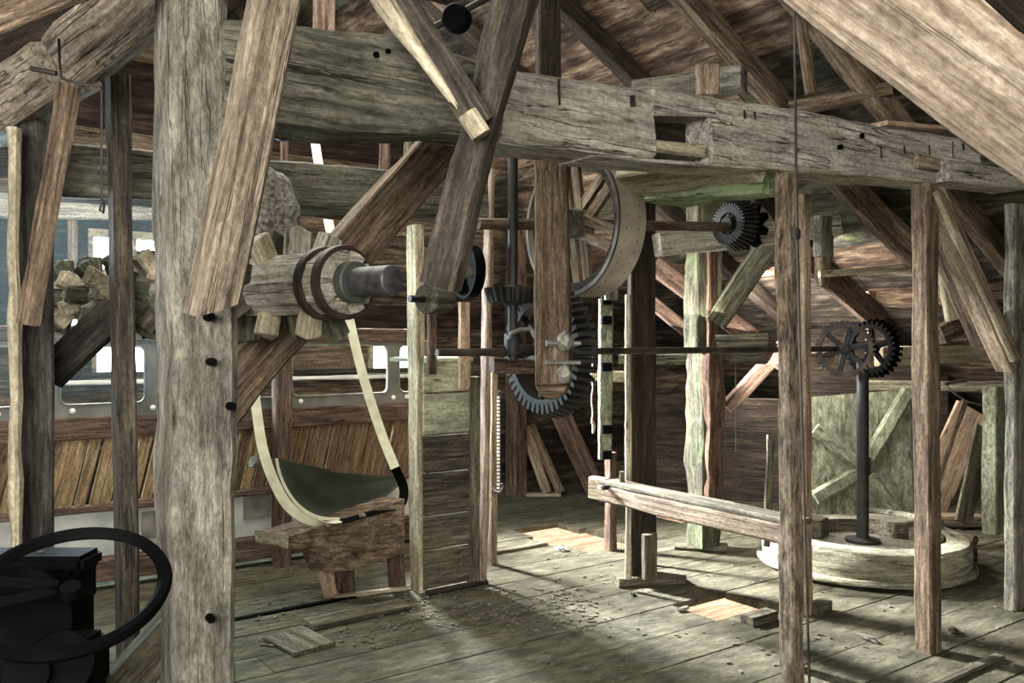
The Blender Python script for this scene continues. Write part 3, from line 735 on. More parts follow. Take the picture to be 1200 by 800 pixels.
# ================================================================ MACHINERY
def gear(name, c, ax, R, n, face, depth, label, spokes=5, mat='iron', bevel=0.0, shaft_r=.02, hub=.05, solid=False, tm=None):
    t = thing(name, c, label, 'gear'); M = axis_mat(c, ax)
    bm = bmesh.new(); Ri = R - depth
    pr = [(Ri - .028, -face / 2), (Ri, -face / 2), (Ri - bevel, face / 2), (Ri - .028 - bevel, face / 2)]
    lathe_bm(bm, pr, 64, True)
    for k in range(n):
        an = 2 * math.pi * k / n; w = math.pi * R / n * .5
        vs = []
        for (r0, r1, z) in ((Ri - .004, R, -face / 2), (Ri - bevel - .004, R - bevel, face / 2)):
            for (r, ww) in ((r0, w * 1.25), (r1, w * .8)):
                for s in (-1, 1): vs.append(bm.verts.new(((r * math.cos(an) - s * ww * math.sin(an)), (r * math.sin(an) + s * ww * math.cos(an)), z)))
        for f in ((0, 1, 3, 2), (4, 6, 7, 5), (0, 4, 5, 1), (2, 3, 7, 6), (0, 2, 6, 4), (1, 5, 7, 3)): bm.faces.new([vs[i] for i in f])
    link('toothed_rim', bm, tm or mat, M, t)
    bm = bmesh.new(); lathe_bm(bm, [(hub * .9, -face * .7), (hub, -face * .6), (hub, face * .6), (hub * .9, face * .7)], 28); link('hub', bm, mat, M, t)
    if solid:
        bm = bmesh.new(); lathe_bm(bm, [(Ri - .02, -.01), (Ri - .02, .01)], 40); link('web', bm, mat, M, t)
    else:
        for k in range(spokes):
            an = 2 * math.pi * (k + .3) / spokes; bm = bmesh.new(); L = Ri - .02 - bevel * .5 - hub * .8
            vs = box_bm(bm, hub * .8, hub * .8 + L, -.022, .022, -.012, .012)
            for q in vs:
                if q.co.x > hub: q.co.y *= .7
            bmesh.ops.bevel(bm, geom=bm.edges[:], offset=.004, segments=1, affect='EDGES')
            link('spoke', bm, mat, M @ Matrix.Rotation(an, 4, 'Z'), t)
    return t
VS = 3.65
# upper shaft with the wooden wheel
wc = pv(668, 262, VS); 
def belt_wheel():
    t = thing('big_pulley', wc, 'large wooden belt wheel with broad pale rim under the hewn beam', 'pulley'); M = axis_mat(wc, U)
    R = .40; wd = .19
    bm = bmesh.new(); lathe_bm(bm, [(R, 0), (R + .004, wd / 2), (R, wd), (R - .022, wd), (R - .022, 0)], 72, True); rim = link('rim', bm, 'rim_pale', M, t)
    bm = bmesh.new(); lathe_bm(bm, [(R - .024, .03), (R - .024, .07), (R - .075, .07), (R - .075, .03)], 60, True); link('felloe_ring', bm, 'dark', M, t)
    bm = bmesh.new(); lathe_bm(bm, [(R + .003, -.006), (R + .003, .006), (R - .02, .006), (R - .02, -.006)], 72, True); link('edge_band', bm, 'iron_rust', M, t)
    for k in range(3):
        for s in (-.045, .045):
            bm = bmesh.new(); box_bm(bm, -(R - .05), R - .05, s - .028, s + .028, .03, .06)
            link('spoke', bm, 'brown', M @ Matrix.Rotation(k * math.pi / 3 + .35, 4, 'Z') @ Matrix.Translation((0, 0, k * .004)), t)
    bm = bmesh.new(); box_bm(bm, -.075, .075, -.075, .075, -.10, .12); bmesh.ops.bevel(bm, geom=bm.edges[:], offset=.012, segments=1, affect='EDGES')
    link('hub_block', bm, 'post_grey', M, t)
    rnd = random.Random(1)
    for k in range(40):
        an = 2 * math.pi * k / 40
        for zz in (.05, .14):
            bm = bmesh.new(); lathe_bm(bm, [(.004, 0), (.003, .003)], 6)
            link('rivet', bm, 'iron', M @ Matrix.Translation((R * math.cos(an), R * math.sin(an), zz)) @ Matrix.Rotation(an, 4, 'Z') @ Matrix.Rotation(math.pi / 2, 4, 'Y') @ Matrix.Translation((0, 0, .002)), rim)
belt_wheel()
gc = pv(862, 263, VS)
cyl('upper_shaft', pv(560, 262, VS), gc + U * .22, .030, 'brown', None, 20, 'horizontal brown shaft from the wooden wheel to the dark slant-toothed gear', 'shaft')
gear('bevel_gear', gc - U * .03, -U, .178, 34, .09, .034, 'dark fine-toothed slant-toothed gear at the end of the upper shaft', 5, bevel=.045, hub=.045)
sprk = gear('sprocket', gc + U * .12, U, .155, 9, .04, .045, 'black coarse-toothed sprocket just behind the dark slant-toothed gear', 5, 'black_paint', hub=.04, solid=True)
# lower shaft
y0 = 1.545
def sl(px): p = pv(px, 400, VS); p.z = y0; return p
cyl('lower_shaft', sl(512), sl(985), .020, 'iron_rust', None, 16, 'long thin iron shaft crossing the middle of the hall at eye level', 'shaft')
G = sl(641)
gear('bevel_gear', G, -U, .365, 46, .10, .050, 'biggest dark toothed slant-toothed gear in the middle on the lower shaft', 6, bevel=.03, hub=.06)
vs_ = Vector((0, 0, 0)); hp = pv(602, 346, VS + .0); hp = G + Vector((0, 0, .345)) ; hp = Vector((pY(601, 346, 4.45).x, 4.45, pY(601, 346, 4.45).z))
gear('bevel_gear', hp, UP, .130, 22, .075, .030, 'small flat dark slant-toothed gear on the upright shaft above the biggest gear', 4, bevel=-.022, hub=.05, solid=True)
cyl('upright_shaft', Vector((hp.x, hp.y, 1.50)), Vector((hp.x, hp.y, 2.75)), .026, 'iron', None, 18, 'black upright iron shaft rising behind the hewn beam', 'shaft')
bb = thing('bearing_bracket', Vector((hp.x, hp.y, 1.5)), 'iron bearing and timber step under the upright shaft', 'bearing')
T('bearing_block', None, None, pY(585, 408, 4.5), pY(632, 408, 4.45), .045, .12, 'dark', parent=bb, n=Vector((0, -1, 0)))
cyl('bearing_cup', Vector((hp.x, hp.y, 1.53)), Vector((hp.x, hp.y, 1.64)), .045, 'iron', bb)
bm = bmesh.new(); tube_bm(bm, [pY(596, 398, 4.32), pY(600, 390, 4.32), pY(610, 386, 4.32), pY(622, 386, 4.32)], .012, 8); link('oil_pipe', bm, 'steel_grey', None, bb)
T('support_beam', 'short reddish cross timber below the lower shaft left of the big gear', 'beam', pY(576, 428, 4.66), pY(634, 430, 4.75), .085, .10, 'reddish', n=Vector((0, -1, 0)))
# hanging timber
hg = thing('hanger_timber', pY(648, 463, 4.25), 'tall brown hanging timber with round lower end before the wooden wheel', 'timber')
a, b = pY(648, 448, 4.22), pY(646, 145, 4.22)
T('timber', None, None, a, b, .165, .12, 'brown', n=Vector((-.2, -1, 0)), parent=hg, rough=.006)
bm = bmesh.new(); lathe_bm(bm, [(.075, -.055), (.082, -.045), (.082, .045), (.075, .055)], 30)
link('round_end', bm, 'brown', axis_mat(a, Vector((-.2, -1, 0))), hg)
for (yy, s) in ((400, .05), (438, .05)):
    blob('clamp_nut', pY(662, yy, 4.10), .035, .03, .045, 'steel_grey', .15, yy, hg)
for yy in (402, 425):
    T('clamp_bar', None, None, pY(640, yy, 4.12), pY(680, yy, 4.14), .022, .03, 'steel_grey', parent=hg, n=Vector((0, -1, 0)))
# black pulley and wooden roller
pc = pY(549, 318, 4.5)
pl = thing('pulley', pc, 'black iron pulley with bright hub below the long dark timber', 'pulley')
M = axis_mat(pc, -(U * .95 - V * .1))
bm = bmesh.new(); lathe_bm(bm, [(.14, -.03), (.145, .03), (.128, .03), (.122, -.03)], 40, True); link('rim', bm, 'black_paint', M, pl)
bm = bmesh.new(); lathe_bm(bm, [(.125, -.03), (.125, -.02)], 30); link('web', bm, 'black_paint', M, pl)
bm = bmesh.new(); lathe_bm(bm, [(.035, -.02), (.035, .03), (.022, .05)], 20); link('hub', bm, 'steel_grey', M, pl)
cyl('wooden_roller', pY(520, 350, 4.9) , pY(500, 350, 4.75), .085, 'olive', None, 28, 'stubby wooden roller left of the black pulley', 'roller')
cyl('roller_axle', pY(552, 350, 5.0), pY(480, 350, 4.7), .02, 'iron', bpy.data.objects['wooden_roller'])

# dark ring up in the roof
rh = pY(535, 22, 3.4)
dk = thing('hanging_pulley', rh, 'dark round pulley on a slanting arm high above the hewn beam', 'pulley')
bm = bmesh.new(); lathe_bm(bm, [(.05, -.03), (.058, -.02), (.058, .02), (.05, .03)], 30); link('wheel', bm, 'black_paint', axis_mat(rh, Vector((-.3, -1, -.1))), dk)
cyl('arm', pY(505, 34, 3.42), pY(600, -18, 3.5), .014, 'iron', dk)
# ring hanging below beam at left
rg = pY(331, 142, 4.2)
bm = bmesh.new(); lathe_bm(bm, [(.095, -.02), (.10, .0), (.095, .02), (.085, .02), (.085, -.02)], 36, True)
pu_ = thing('belt_pulley', rg, 'small dark pulley half hidden behind the hewn beam near the brace', 'pulley')
link('rim', bm, 'iron', axis_mat(rg, -U), pu_)
bm = bmesh.new(); lathe_bm(bm, [(.02, -.03), (.02, .03)], 16); link('hub', bm, 'iron', axis_mat(rg, -U), pu_)
for k in range(4):
    bm = bmesh.new(); box_bm(bm, .015, .088, -.008, .008, -.006, .006); link('spoke', bm, 'iron', axis_mat(rg, -U) @ Matrix.Rotation(k * math.pi / 2, 4, 'Z'), pu_)

# ================================================================ CENTRE RIGHT TIMBERS
cp = P('wooden_post', 'dark square post on a foot block in the middle of the hall', 'post', (735, 741, 770), 5.61, .05, 2.6, 'dark', top=(735, 741, 770))
T('pale_lath', 'pale narrow lath along the left side of the dark middle post', 'lath', pY(736, 678, 5.50), pY(736, 345, 5.50), .04, .03, 'pale', n=Vector((-.3, -1, 0)))
ft = thing('post_foot', pf(757, 685), 'foot block and sole plank under the dark middle post', 'block')
T('sole_plank', None, None, pf(720, 684) + UP * .025, pf(797, 679) + UP * .025, .19, .06, 'olive', n=UP, parent=ft)
P('block', None, None, (751, 757, 772), 5.5, .06, .35, 'olive', parent=ft)
# slotted pale post
sp_ = thing('slotted_post', pf(713, 642), 'narrow greenish slotted post with dark mortises beside the dark middle post', 'post')
P('lower_shaft', None, None, (708, 716, 724), 6.5, 0, .75, 'reddish', parent=sp_)
T('slotted_bar', None, None, pY(709, 538, 6.3), pY(710, 350, 6.3), .10, .06, 'green_board', parent=sp_, n=Vector((0, -1, 0)))
T('upper_block', None, None, pY(716, 352, 6.25), pY(717, 318, 6.25), .10, .09, 'mossy', parent=sp_, n=Vector((0, -1, 0)))
for yy in (352, 375, 430, 503, 533):
    T('mortise', None, None, pY(711, yy - 5, 6.255), pY(711, yy + 5, 6.255), .08, .03, 'black_paint', parent=sp_, n=Vector((0, -1, 0)))
B('cross_bar', 'short pale bar through the slotted post', 'bar', (685, 439), (733, 441), 12, .05, 'pale', Y=(6.45, 6.45))
rp = thing('frayed_cord', pY(694, 505, 6.2), 'pale twisted cord hanging left of the slotted post', 'cord')
bm = bmesh.new(); tube_bm(bm, [pY(694 + math.sin(i * 1.3) * .8, 418 + i * 6, 6.2) for i in range(14)] , .006, 6); link('cord', bm, 'rope', None, rp)
bm = bmesh.new(); tube_bm(bm, [pY(694, 492, 6.2), pY(696, 500, 6.2), pY(695, 508, 6.2)], [.008, .014, .006], 6); link('knot', bm, 'rope', None, rp)
# bench beam
bn = thing('long_bench', pY(700, 575, 5.3), 'long narrow plank bench reaching from the middle post towards the rough-barked post', 'bench')
a, b = pY(712, 566, 5.35), pY(940, 610, 4.15)
a.z = b.z = .72
T('seat', None, None, a, b, .15, .03, 'olive', n=UP, parent=bn)
T('side_rail', None, None, a - UP * .062 - U * .062, b - UP * .062 - U * .062, .105, .035, 'tan', n=-U, parent=bn)
T('tenon_end', None, None, pY(693, 570, 5.5), pY(712, 573, 5.4), .14, .06, 'pale', n=Vector((0, -1, 0)), parent=bn)
T('leg', None, None, uv((a + (b - a) * .95).dot(U), (a + (b - a) * .95).dot(V)), uv((a + (b - a) * .95).dot(U), (a + (b - a) * .95).dot(V), .68), .08, .08, 'olive', parent=bn)
T('peg', None, None, pY(729, 566, 5.25), pY(729, 552, 5.25), .035, .03, 'olive', parent=bn)
for (x, y, YY) in ((710, 571, 5.22), (876, 614, 4.42), (790, 590, 4.86)):
    q = pY(x, y, YY); cyl('bolt', q + U * .06, q - U * .03, .014, 'iron', bn, 6)
# small far posts under it
P('wooden_post', 'thin pinkish post standing behind the dark middle post', 'post', (757, 760, 766), 6.1, 0, .72, 'reddish')

# mossy post
mp = thing('mossy_post', pf(828, 640), 'thick mossy green and rotten brown post standing on a flat board', 'post')
P('lower_timber', None, None, (803, 824, 846), 6.45, .03, 1.52, 'mossy', parent=mp, rough=.02, dmax=.3)
P('rotten_half', 'reddish rotten half', None, (824, 832, 848), 6.38, .3, 1.50, 'rotten', parent=mp, rough=.022)
P('upper_timber', None, None, (802, 818, 845), 6.5, 1.52, 2.75, 'mossy', parent=mp, rough=.015)
T('base_board', None, None, pf(792, 640) + UP * .015, pf(852, 644) + UP * .015, .22, .03, 'olive', n=UP, parent=mp)
# beams near the slant-toothed gear
B('tie_beam', 'bright mossy green beam with a ragged end under the hewn beam', 'beam', (767, 227), (905, 216), 24, .12, 'bright_moss', Y=(4.5, 3.85), rough=.014)
B('tie_beam', 'pale pinkish underside of a beam just below the splice', 'beam', (738, 213), (880, 193), 16, .20, 'pale', Y=(4.35, 3.7), n=Vector((0, -1, .2)))
B('gear_beam', 'pale grey cross beam with dark stains under the dark slant-toothed gear', 'beam', (770, 287), (980, 265), 25, .12, 'beam_grey', Y=(5.6, 5.95), rough=.008)
P('wooden_post', 'reddish-brown leaning post right of the mossy post', 'post', (827, 832, 843), 6.3, 1.5, 2.45, 'rotten')
B('knee_brace', 'greenish brace rising right beside the mossy post', 'brace', (838, 378), (898, 290), 26, .09, 'mossy', Y=(6.35, 6.2))
B('knee_brace', 'brown brace sloping down towards the rough-barked post', 'brace', (766, 310), (935, 435), 22, .09, 'reddish', Y=(6.9, 6.6))
B('knee_brace', 'reddish brace left of the mossy post sloping down right', 'brace', (762, 352), (838, 415), 14, .08, 'reddish', Y=(7.1, 7.1))
B('rail', 'greenish horizontal rail behind the lower shaft', 'rail', (725, 421), (940, 420), 12, .08, 'mossy', Y=(6.9, 6.6))
B('rail', 'short stacked rail with bolts just above the lower shaft', 'rail', (838, 396), (900, 394), 8, .08, 'olive', Y=(6.3, 6.2))
B('rail', 'olive rail below the short stacked rail with bolts', 'rail', (840, 404), (900, 403), 8, .09, 'olive', Y=(6.3, 6.2))
B('board', 'broad dark board wall behind the bench', 'board', (735, 520), (960, 530), 120, .03, 'dark', Y=(7.6, 7.3), rough=.003)
B('knee_brace', 'dark reddish brace low behind the rough-barked post', 'brace', (852, 478), (925, 398), 17, .08, 'reddish', Y=(7.0, 7.0))
B('plank', 'pale thin plank leaning on the bench behind the rough-barked post', 'plank', (903, 510), (898, 640), 8, .02, 'olive', Y=(5.9, 5.6))
cyl('thin_wire', pY(862, 420, 6.4), pY(862, 530, 6.4), .003, 'steel_grey', None, 6, 'thin vertical wire right of the mossy post', 'wire')
B('rail', 'pale thin batten nailed across between the thin and the slim posts', 'batten', (960, 322), (1072, 312), 8, .03, 'pale', Y=(5.6, 5.9))
P('hanging_block', 'stubby jointed timber hanging beside the thin straight post', 'timber', (952, 962, 978), 5.8, 2.18, 2.46, 'post_grey')
P('hanging_block', 'lower chipped end of the jointed hanging timber', 'timber', (954, 964, 974), 5.85, 1.98, 2.18, 'brown')
B('knee_brace', 'brown brace descending right under the right part of the hewn beam', 'brace', (968, 192), (1078, 305), 30, .10, 'brown', Y=(5.6, 5.8))
B('knee_brace', 'brown brace descending from the hanging timber towards the mill gears', 'brace', (945, 300), (1030, 375), 26, .10, 'reddish', Y=(6.2, 6.5))
B('strut', 'short pale pointed strut hanging between slim post and right edge post', 'strut', (1102, 305), (1116, 375), 14, .06, 'pale', Y=(5.8, 5.8))
B('strut', 'short strut block below the brown brace', 'strut', (1040, 268), (1042, 288), 12, .08, 'tan', Y=(6.0, 6.0))
P('wooden_post', 'short pale upright behind the mill gears', 'post', (1013, 1018, 1028), 6.8, 1.4, 2.0, 'tan')
B('knee_brace', 'flat brown brace rising right behind the steep tan brace', 'brace', (1100, 393), (1178, 352), 20, .08, 'brown', Y=(6.3, 6.6))

# ================================================================ MILLSTONE AREA
MC = Vector((.411 * 6.15, 6.15, 0))
def millstone():
    t = thing('millstone_vat', MC, 'round pale wooden millstone casing on the floor at the right', 'millstone'); M = Matrix.Translation(MC)
    bm = bmesh.new(); R = .70; N_ = 22
    for k in range(N_):
        pass
    prof = [(R + .035, .025), (R + .04, .04), (R + .03, .058), (R, .06), (R + .006, .13), (R, .205), (R - .018, .228), (R - .15, .24), (R - .16, .23), (R - .16, .05), (R, .02)]
    lathe_bm(bm, prof, 72, True)
    for q in bm.verts: q.co.z += noise.noise(q.co * 3) * .006
    link('casing_ring', bm, 'stone_rim', M, t)
    bm = bmesh.new(); lathe_bm(bm, [(R - .158, .04), (R - .158, .15), (.09, .16), (.05, .16)], 60); link('stone', bm, 'stone_grit', M, t)
    for (a0, a1, r0, r1, z1) in ((.35, 1.15, .30, .52, .27), (1.25, 2.05, .34, .53, .25), (2.15, 2.75, .28, .53, .285), (-.35, .25, .38, .53, .24)):
        bm = bmesh.new(); m_ = 8
        pts = [(r1 * math.cos(a0 + (a1 - a0) * i / m_), r1 * math.sin(a0 + (a1 - a0) * i / m_)) for i in range(m_ + 1)] + [(r0 * math.cos(a1 - (a1 - a0) * i / m_), r0 * math.sin(a1 - (a1 - a0) * i / m_)) for i in range(m_ + 1)]
        plank_bm(pts, z1 - .15, bm); bmesh.ops.bevel(bm, geom=bm.edges[:], offset=.008, segments=1, affect='EDGES')
        link('inner_block', bm, 'olive', M @ Matrix.Translation((0, 0, .152)), t)
    bm = bmesh.new(); tube_bm(bm, [((R - .10) * math.cos(a), (R - .10) * math.sin(a), .27) for a in [i * .13 + .1 for i in range(22)]], .03, 8); link('inner_hoop', bm, 'beam_green', M, t)
    for k in range(6):
        an = k * math.pi / 3 + .4; bm = bmesh.new(); box_bm(bm, -.05, .05, -.05, .05, 0, .04); link('foot', bm, 'post_grey', M @ Matrix.Translation(((R - .1) * math.cos(an), (R - .1) * math.sin(an), 0)), t)
    # torn piece at the right
    c = M @ Vector((R + .02, -.05, .14)); 
    for i in range(5):
        T('broken_stave', None, None, c + Vector((0, -.12, -.09 + i * .04)), c + Vector((.0, .12, -.09 + i * .04)), .035, .05, 'reddish', n=UP, parent=t)
millstone()
cyl('mill_spindle', MC + UP * .16, MC + UP * 1.48, .042, 'iron', None, 20, 'dark upright spindle rising from the millstone', 'shaft', prof=lambda L: [(.12, 0), (.12, .02), (.05, .03), (.042, .05), (.042, L - .03), (.055, L - .02), (.055, L)])
# gears above
gear('spur_gear', pY(990, 409, 6.12), Vector((-.5, -1, 0)), .205, 34, .05, .018, 'spoked iron gear wheel on top of the mill spindle', 6, hub=.035, tm='iron_rust')
gear('bevel_gear', pY(1022, 408, 6.4), -U, .225, 30, .07, .028, 'black upright gear with blocky teeth right of the spoked gear', 5, 'black_paint', bevel=.02, hub=.04)
def lid():
    p = [pY(949, 466, 6.95), pY(1064, 457, 7.05), pY(1068, 625, 6.75), pY(949, 625, 6.65)]
    t = thing('square_lid', (p[2] + p[3]) / 2, 'square greenish board with crossed ribs leaning behind the millstone', 'board')
    n = (p[1] - p[0]).cross(p[3] - p[0]).normalized()
    if n.y > 0: n = -n
    w = (p[1] - p[0]).length; 
    x = (p[1] - p[0]).normalized(); m = 3
    for i in range(m):
        g = .0016; cs = [p[3].lerp(p[2], i / m + g), p[3].lerp(p[2], (i + 1) / m - g), p[0].lerp(p[1], (i + 1) / m - g), p[0].lerp(p[1], i / m + g)]
        Mo = orient(cs[0], cs[3], n); Mi = Mo.inverted(); L2 = [Mi @ c for c in cs]
        bm = bmesh.new(); lo = [bm.verts.new((c.x, c.y, 0)) for c in L2]; hi = [bm.verts.new((c.x, c.y, .035)) for c in L2]
        bm.faces.new(lo); bm.faces.new(hi[::-1])
        for k in range(4): bm.faces.new((lo[k], hi[k], hi[(k + 1) % 4], lo[(k + 1) % 4]))
        link('board', bm, 'lid_green', Mo, t)
    def q(px, py): 
        s = (px - 949) / 117; r = (py - 460) / 165
        return p[0].lerp(p[1], s).lerp(p[3].lerp(p[2], s), r) + n * .035
    for (x1, y1, x2, y2) in ((1012, 542, 1062, 463), (1004, 548, 952, 500), (1002, 556, 952, 584), (1014, 560, 1056, 616)):
        T('rib', None, None, q(x1, y1), q(x2, y2), .115, .07, 'lid_green', n=n, parent=t, ch=.03)
    T('edge_board', None, None, p[2] + x * .03, p[1] + x * .03, .05, .06, 'mossy', n=n, parent=t)
    bm = bmesh.new(); box_bm(bm, -.03, .03, -.02, .02, -.1, .1); link('centre_plate', bm, 'iron', Matrix.Translation(q(1012, 552)), t)
lid()
B('rail', 'brown horizontal rail right of the mill gears at eye level', 'rail', (1030, 418), (1185, 412), 22, .10, 'pale', Y=(6.5, 6.9))
B('rail', 'thin pale rail lying on the brown rail at right', 'rail', (1095, 402), (1160, 400), 7, .08, 'tan', Y=(6.5, 6.7))
B('rail', 'lower olive rail behind the square greenish board', 'rail', (1018, 452), (1180, 453), 13, .08, 'olive', Y=(7.3, 6.9))
B('rail', 'pale rail left of the mill gears', 'rail', (948, 419), (975, 420), 14, .08, 'tan', Y=(6.5, 6.5))
P('wooden_post', 'short greenish-grey post left of the right edge post', 'post', (1150, 1168, 1178), 6.6, .1, 1.25, 'green_board')
B('plank', 'brown board leaning under the rail at the right, warm light painted in', 'plank', (1085, 600), (1140, 480), 44, .03, 'orange_boards', Y=(7.4, 7.6))  # warm light on this board put into its orange wood
B('plank', 'greenish plank leaning against the short greenish-grey post', 'plank', (1128, 612), (1152, 500), 20, .03, 'olive', Y=(7.0, 7.2))
B('plank', 'narrow brown slanting batten behind the slim sawn post', 'plank', (1100, 560), (1130, 470), 7, .03, 'brown', Y=(6.9, 7.1))
B('plank', 'pale board standing left of the slim sawn post low down', 'plank', (1063, 608), (1078, 545), 16, .03, 'pale', Y=(7.3, 7.4))
B('plank', 'bright horizontal board on the floor behind the slim sawn post', 'plank', (1062, 606), (1150, 608), 10, .12, 'orange_boards', Y=(7.3, 7.3))
B('board', 'dark board closing the wall behind the square greenish board', 'board', (930, 450), (1110, 450), 130, .03, 'dark', Y=(7.9, 7.9))
bm = bmesh.new(); tube_bm(bm, [pY(1108, 450, 6.3), pY(1120, 462, 6.3), pY(1135, 471, 6.3), pY(1150, 474, 6.35)], .006, 6)
tag(link('bent_wire', bm, 'steel_grey'), 'thin curved wire hanging at the right under the rails', 'wire')
cyl('iron_tube', pY(1106, 450, 6.2), pY(1132, 446, 6.4), .012, 'steel_grey', None, 10, 'short grey tube poking out beside the curved wire', 'tube')
# rope
rp = thing('rope_line', pY(931, -20, 3.5), 'thin dark rope running down the right side of the rough-barked post', 'rope')
bm = bmesh.new(); tube_bm(bm, [pY(930, -60, 3.3), pY(932, 100, 3.3), pY(933, 195, 3.45), pY(934, 270, 3.5), pY(937, 400, 3.5), pY(943, 600, 3.5), pY(949, 820, 3.5), Vector((1.23, 3.5, 0))], .0055, 8); link('rope', bm, 'iron_rust', None, rp)
for yy in (271, 276): blob('knot', pY(934, yy, 3.5), .013, .013, .016, 'iron', .2, yy, rp)

# ================================================================ ROOF TIMBERS
def roof_v(px, py):
    r = (px - 600) / F; best = None; Y = 1.0
    while Y < 14:
        p = pY(px, py, Y); 
        if p.z >= roof_z(p.dot(U)) - .08: return p.dot(V)
        Y += .01
    return 5
RL = [('dark rafter with pale lower edge above the middle of the hewn beam', 697, 45), ('brown rafter above the splice of the hewn beam', 858, 60), ('rafter glimpsed above the beam near the dark round pulley', 550, 40), ('rafter beyond the rope at the upper right', 960, 30)]
for i, (lab, px, py) in enumerate(RL):
    v = roof_v(px, py)
    a = uv(RU + .05, v, roof_z(RU + .05) - .07); b = uv(EU - .1, v, roof_z(EU - .1) - .07)
    T('rafter', lab, 'rafter', a, b, .11, .13, 'brown' if i % 2 else 'dark', n=-UP, rough=.006)
P('wooden_post', 'dark slotted post standing up above the hewn beam in the middle', 'post', (625, 632, 658), 4.6, 2.75, 3.6, 'dark')
B('stub_post', 'short stub of wood standing on the hewn beam left of the rope', 'block', (829, 112), (829, 77), 26, .05, 'tan', Y=(3.7, 3.7))
B('roof_prop', 'thin prop hanging from the rafters at the rope', 'prop', (937, 10), (951, 110), 12, .05, 'brown', Y=(4.6, 4.6))
B('board', 'loose board lying above the right half of the hewn beam, pale tip', 'board', (925, 128), (1045, 105), 14, .14, 'brown', Y=(5.1, 4.9))
B('collar_beam', 'grey timber lying along the top of the hewn beam', 'beam', (745, 110), (872, 92), 26, .12, 'post_grey', Y=(4.6, 4.3))
B('batten', 'pinkish upright batten left behind the hewn beam', 'batten', (333, 150), (333, 200), 8, .04, 'reddish', Y=(5.6, 5.6))
B('batten', 'pinkish upright batten right of the cream belt behind the beam', 'batten', (451, 140), (451, 215), 12, .05, 'reddish', Y=(5.6, 5.6))
B('batten', 'greenish upright batten beside the broad brown brace', 'batten', (478, 145), (478, 195), 10, .04, 'olive', Y=(5.6, 5.6))
B('batten', 'pinkish upright above the left part of the hewn beam', 'batten', (380, -30), (380, 40), 24, .06, 'reddish', Y=(4.6, 4.6))
P('wooden_post', 'reddish-brown post behind the biggest gear', 'post', (592, 604, 618), 8.75, 0, 2.9, 'reddish')
B('knee_brace', 'thick reddish brace leaning behind the biggest gear down to the floor', 'brace', (636, 440), (700, 577), 24, .14, 'reddish', Y=(9.1, 8.9))
B('plank', 'curved slab plank leaning by the biggest gear', 'plank', (614, 500), (641, 577), 12, .05, 'tan', Y=(9.0, 8.85))
B('plank', 'thin plank leaning right of the curved slab plank', 'plank', (622, 498), (657, 577), 11, .05, 'brown', Y=(9.05, 8.85))

# ================================================================ ENGINE, LOWER LEFT
def engine():
    t = thing('engine', pf(60, 800) * 0 + Vector((-1.15, 2.05, 0)), 'black engine block on its stand in the lower left corner', 'engine')
    def bx(name, x0, x1, y0, y1, Y0, dy, bev=.012):
        p = pY(x0, y1, Y0); q = pY(x1, y0, Y0); bm = bmesh.new()
        box_bm(bm, p.x, q.x, Y0, Y0 + dy, p.z, q.z); bmesh.ops.bevel(bm, geom=bm.edges[:], offset=bev, segments=2, affect='EDGES')
        return link(name, bm, 'black_paint', None, t)
    bx('cylinder_head', -80, 96, 653, 674, 2.2, .12); bx('block_upper', -80, 84, 672, 718, 2.18, .14); bx('block_lower', -80, 62, 712, 790, 2.12, .22); bx('sump', -80, 104, 752, 860, 2.05, .1)
    p = pY(-80, 1150, 2.12); q = pY(75, 788, 2.12); bm = bmesh.new(); box_bm(bm, p.x, q.x, 2.1, 2.36, 0, q.z); link('stand', bm, 'black_paint', None, t)
    cyl('side_pulley', pY(70, 778, 1.98), pY(70, 778, 2.14), .075, 'black_paint', t, 32)
    cyl('side_cover', pY(8, 735, 1.98), pY(8, 735, 2.14), .14, 'black_paint', t, 36)
    cyl('shaft_end', pY(30, 790, 1.92), pY(30, 790, 2.0), .05, 'black_paint', t, 24)
    for (x, y) in ((56, 656), (93, 653), (20, 655), (48, 649)):
        cyl('bolt', pY(x, y + 6, 2.25), pY(x, y - 3, 2.25), .008, 'iron', t, 8)
engine()
def handwheel():
    c = pY(83, 690, 1.92); t = thing('flywheel', c, 'big black flywheel rim curving in front of the engine', 'flywheel')
    ex = Vector((1, .16, -.06)).normalized(); ey = Vector((-.03, .9, .42)).normalized(); ez = ex.cross(ey).normalized(); ey = ez.cross(ex)
    M = Matrix((ex, ey, ez)).transposed().to_4x4(); M.translation = c
    R = .208; bm = bmesh.new(); lathe_bm(bm, [(R, -.012), (R + .005, 0), (R, .012), (R - .015, .014), (R - .028, 0), (R - .015, -.014)], 72, True)
    link('rim', bm, 'black_paint', M, t)
    bm = bmesh.new(); lathe_bm(bm, [(.022, -.015), (.022, .008)], 24); link('hub', bm, 'black_paint', M, t)
    for k in range(2):
        bm = bmesh.new(); box_bm(bm, .03, R - .025, -.016, .016, -.008, .008); link('spoke', bm, 'black_paint', M @ Matrix.Rotation(math.radians(175 + 28 * k), 4, 'Z'), t)
engine_wheel = handwheel()

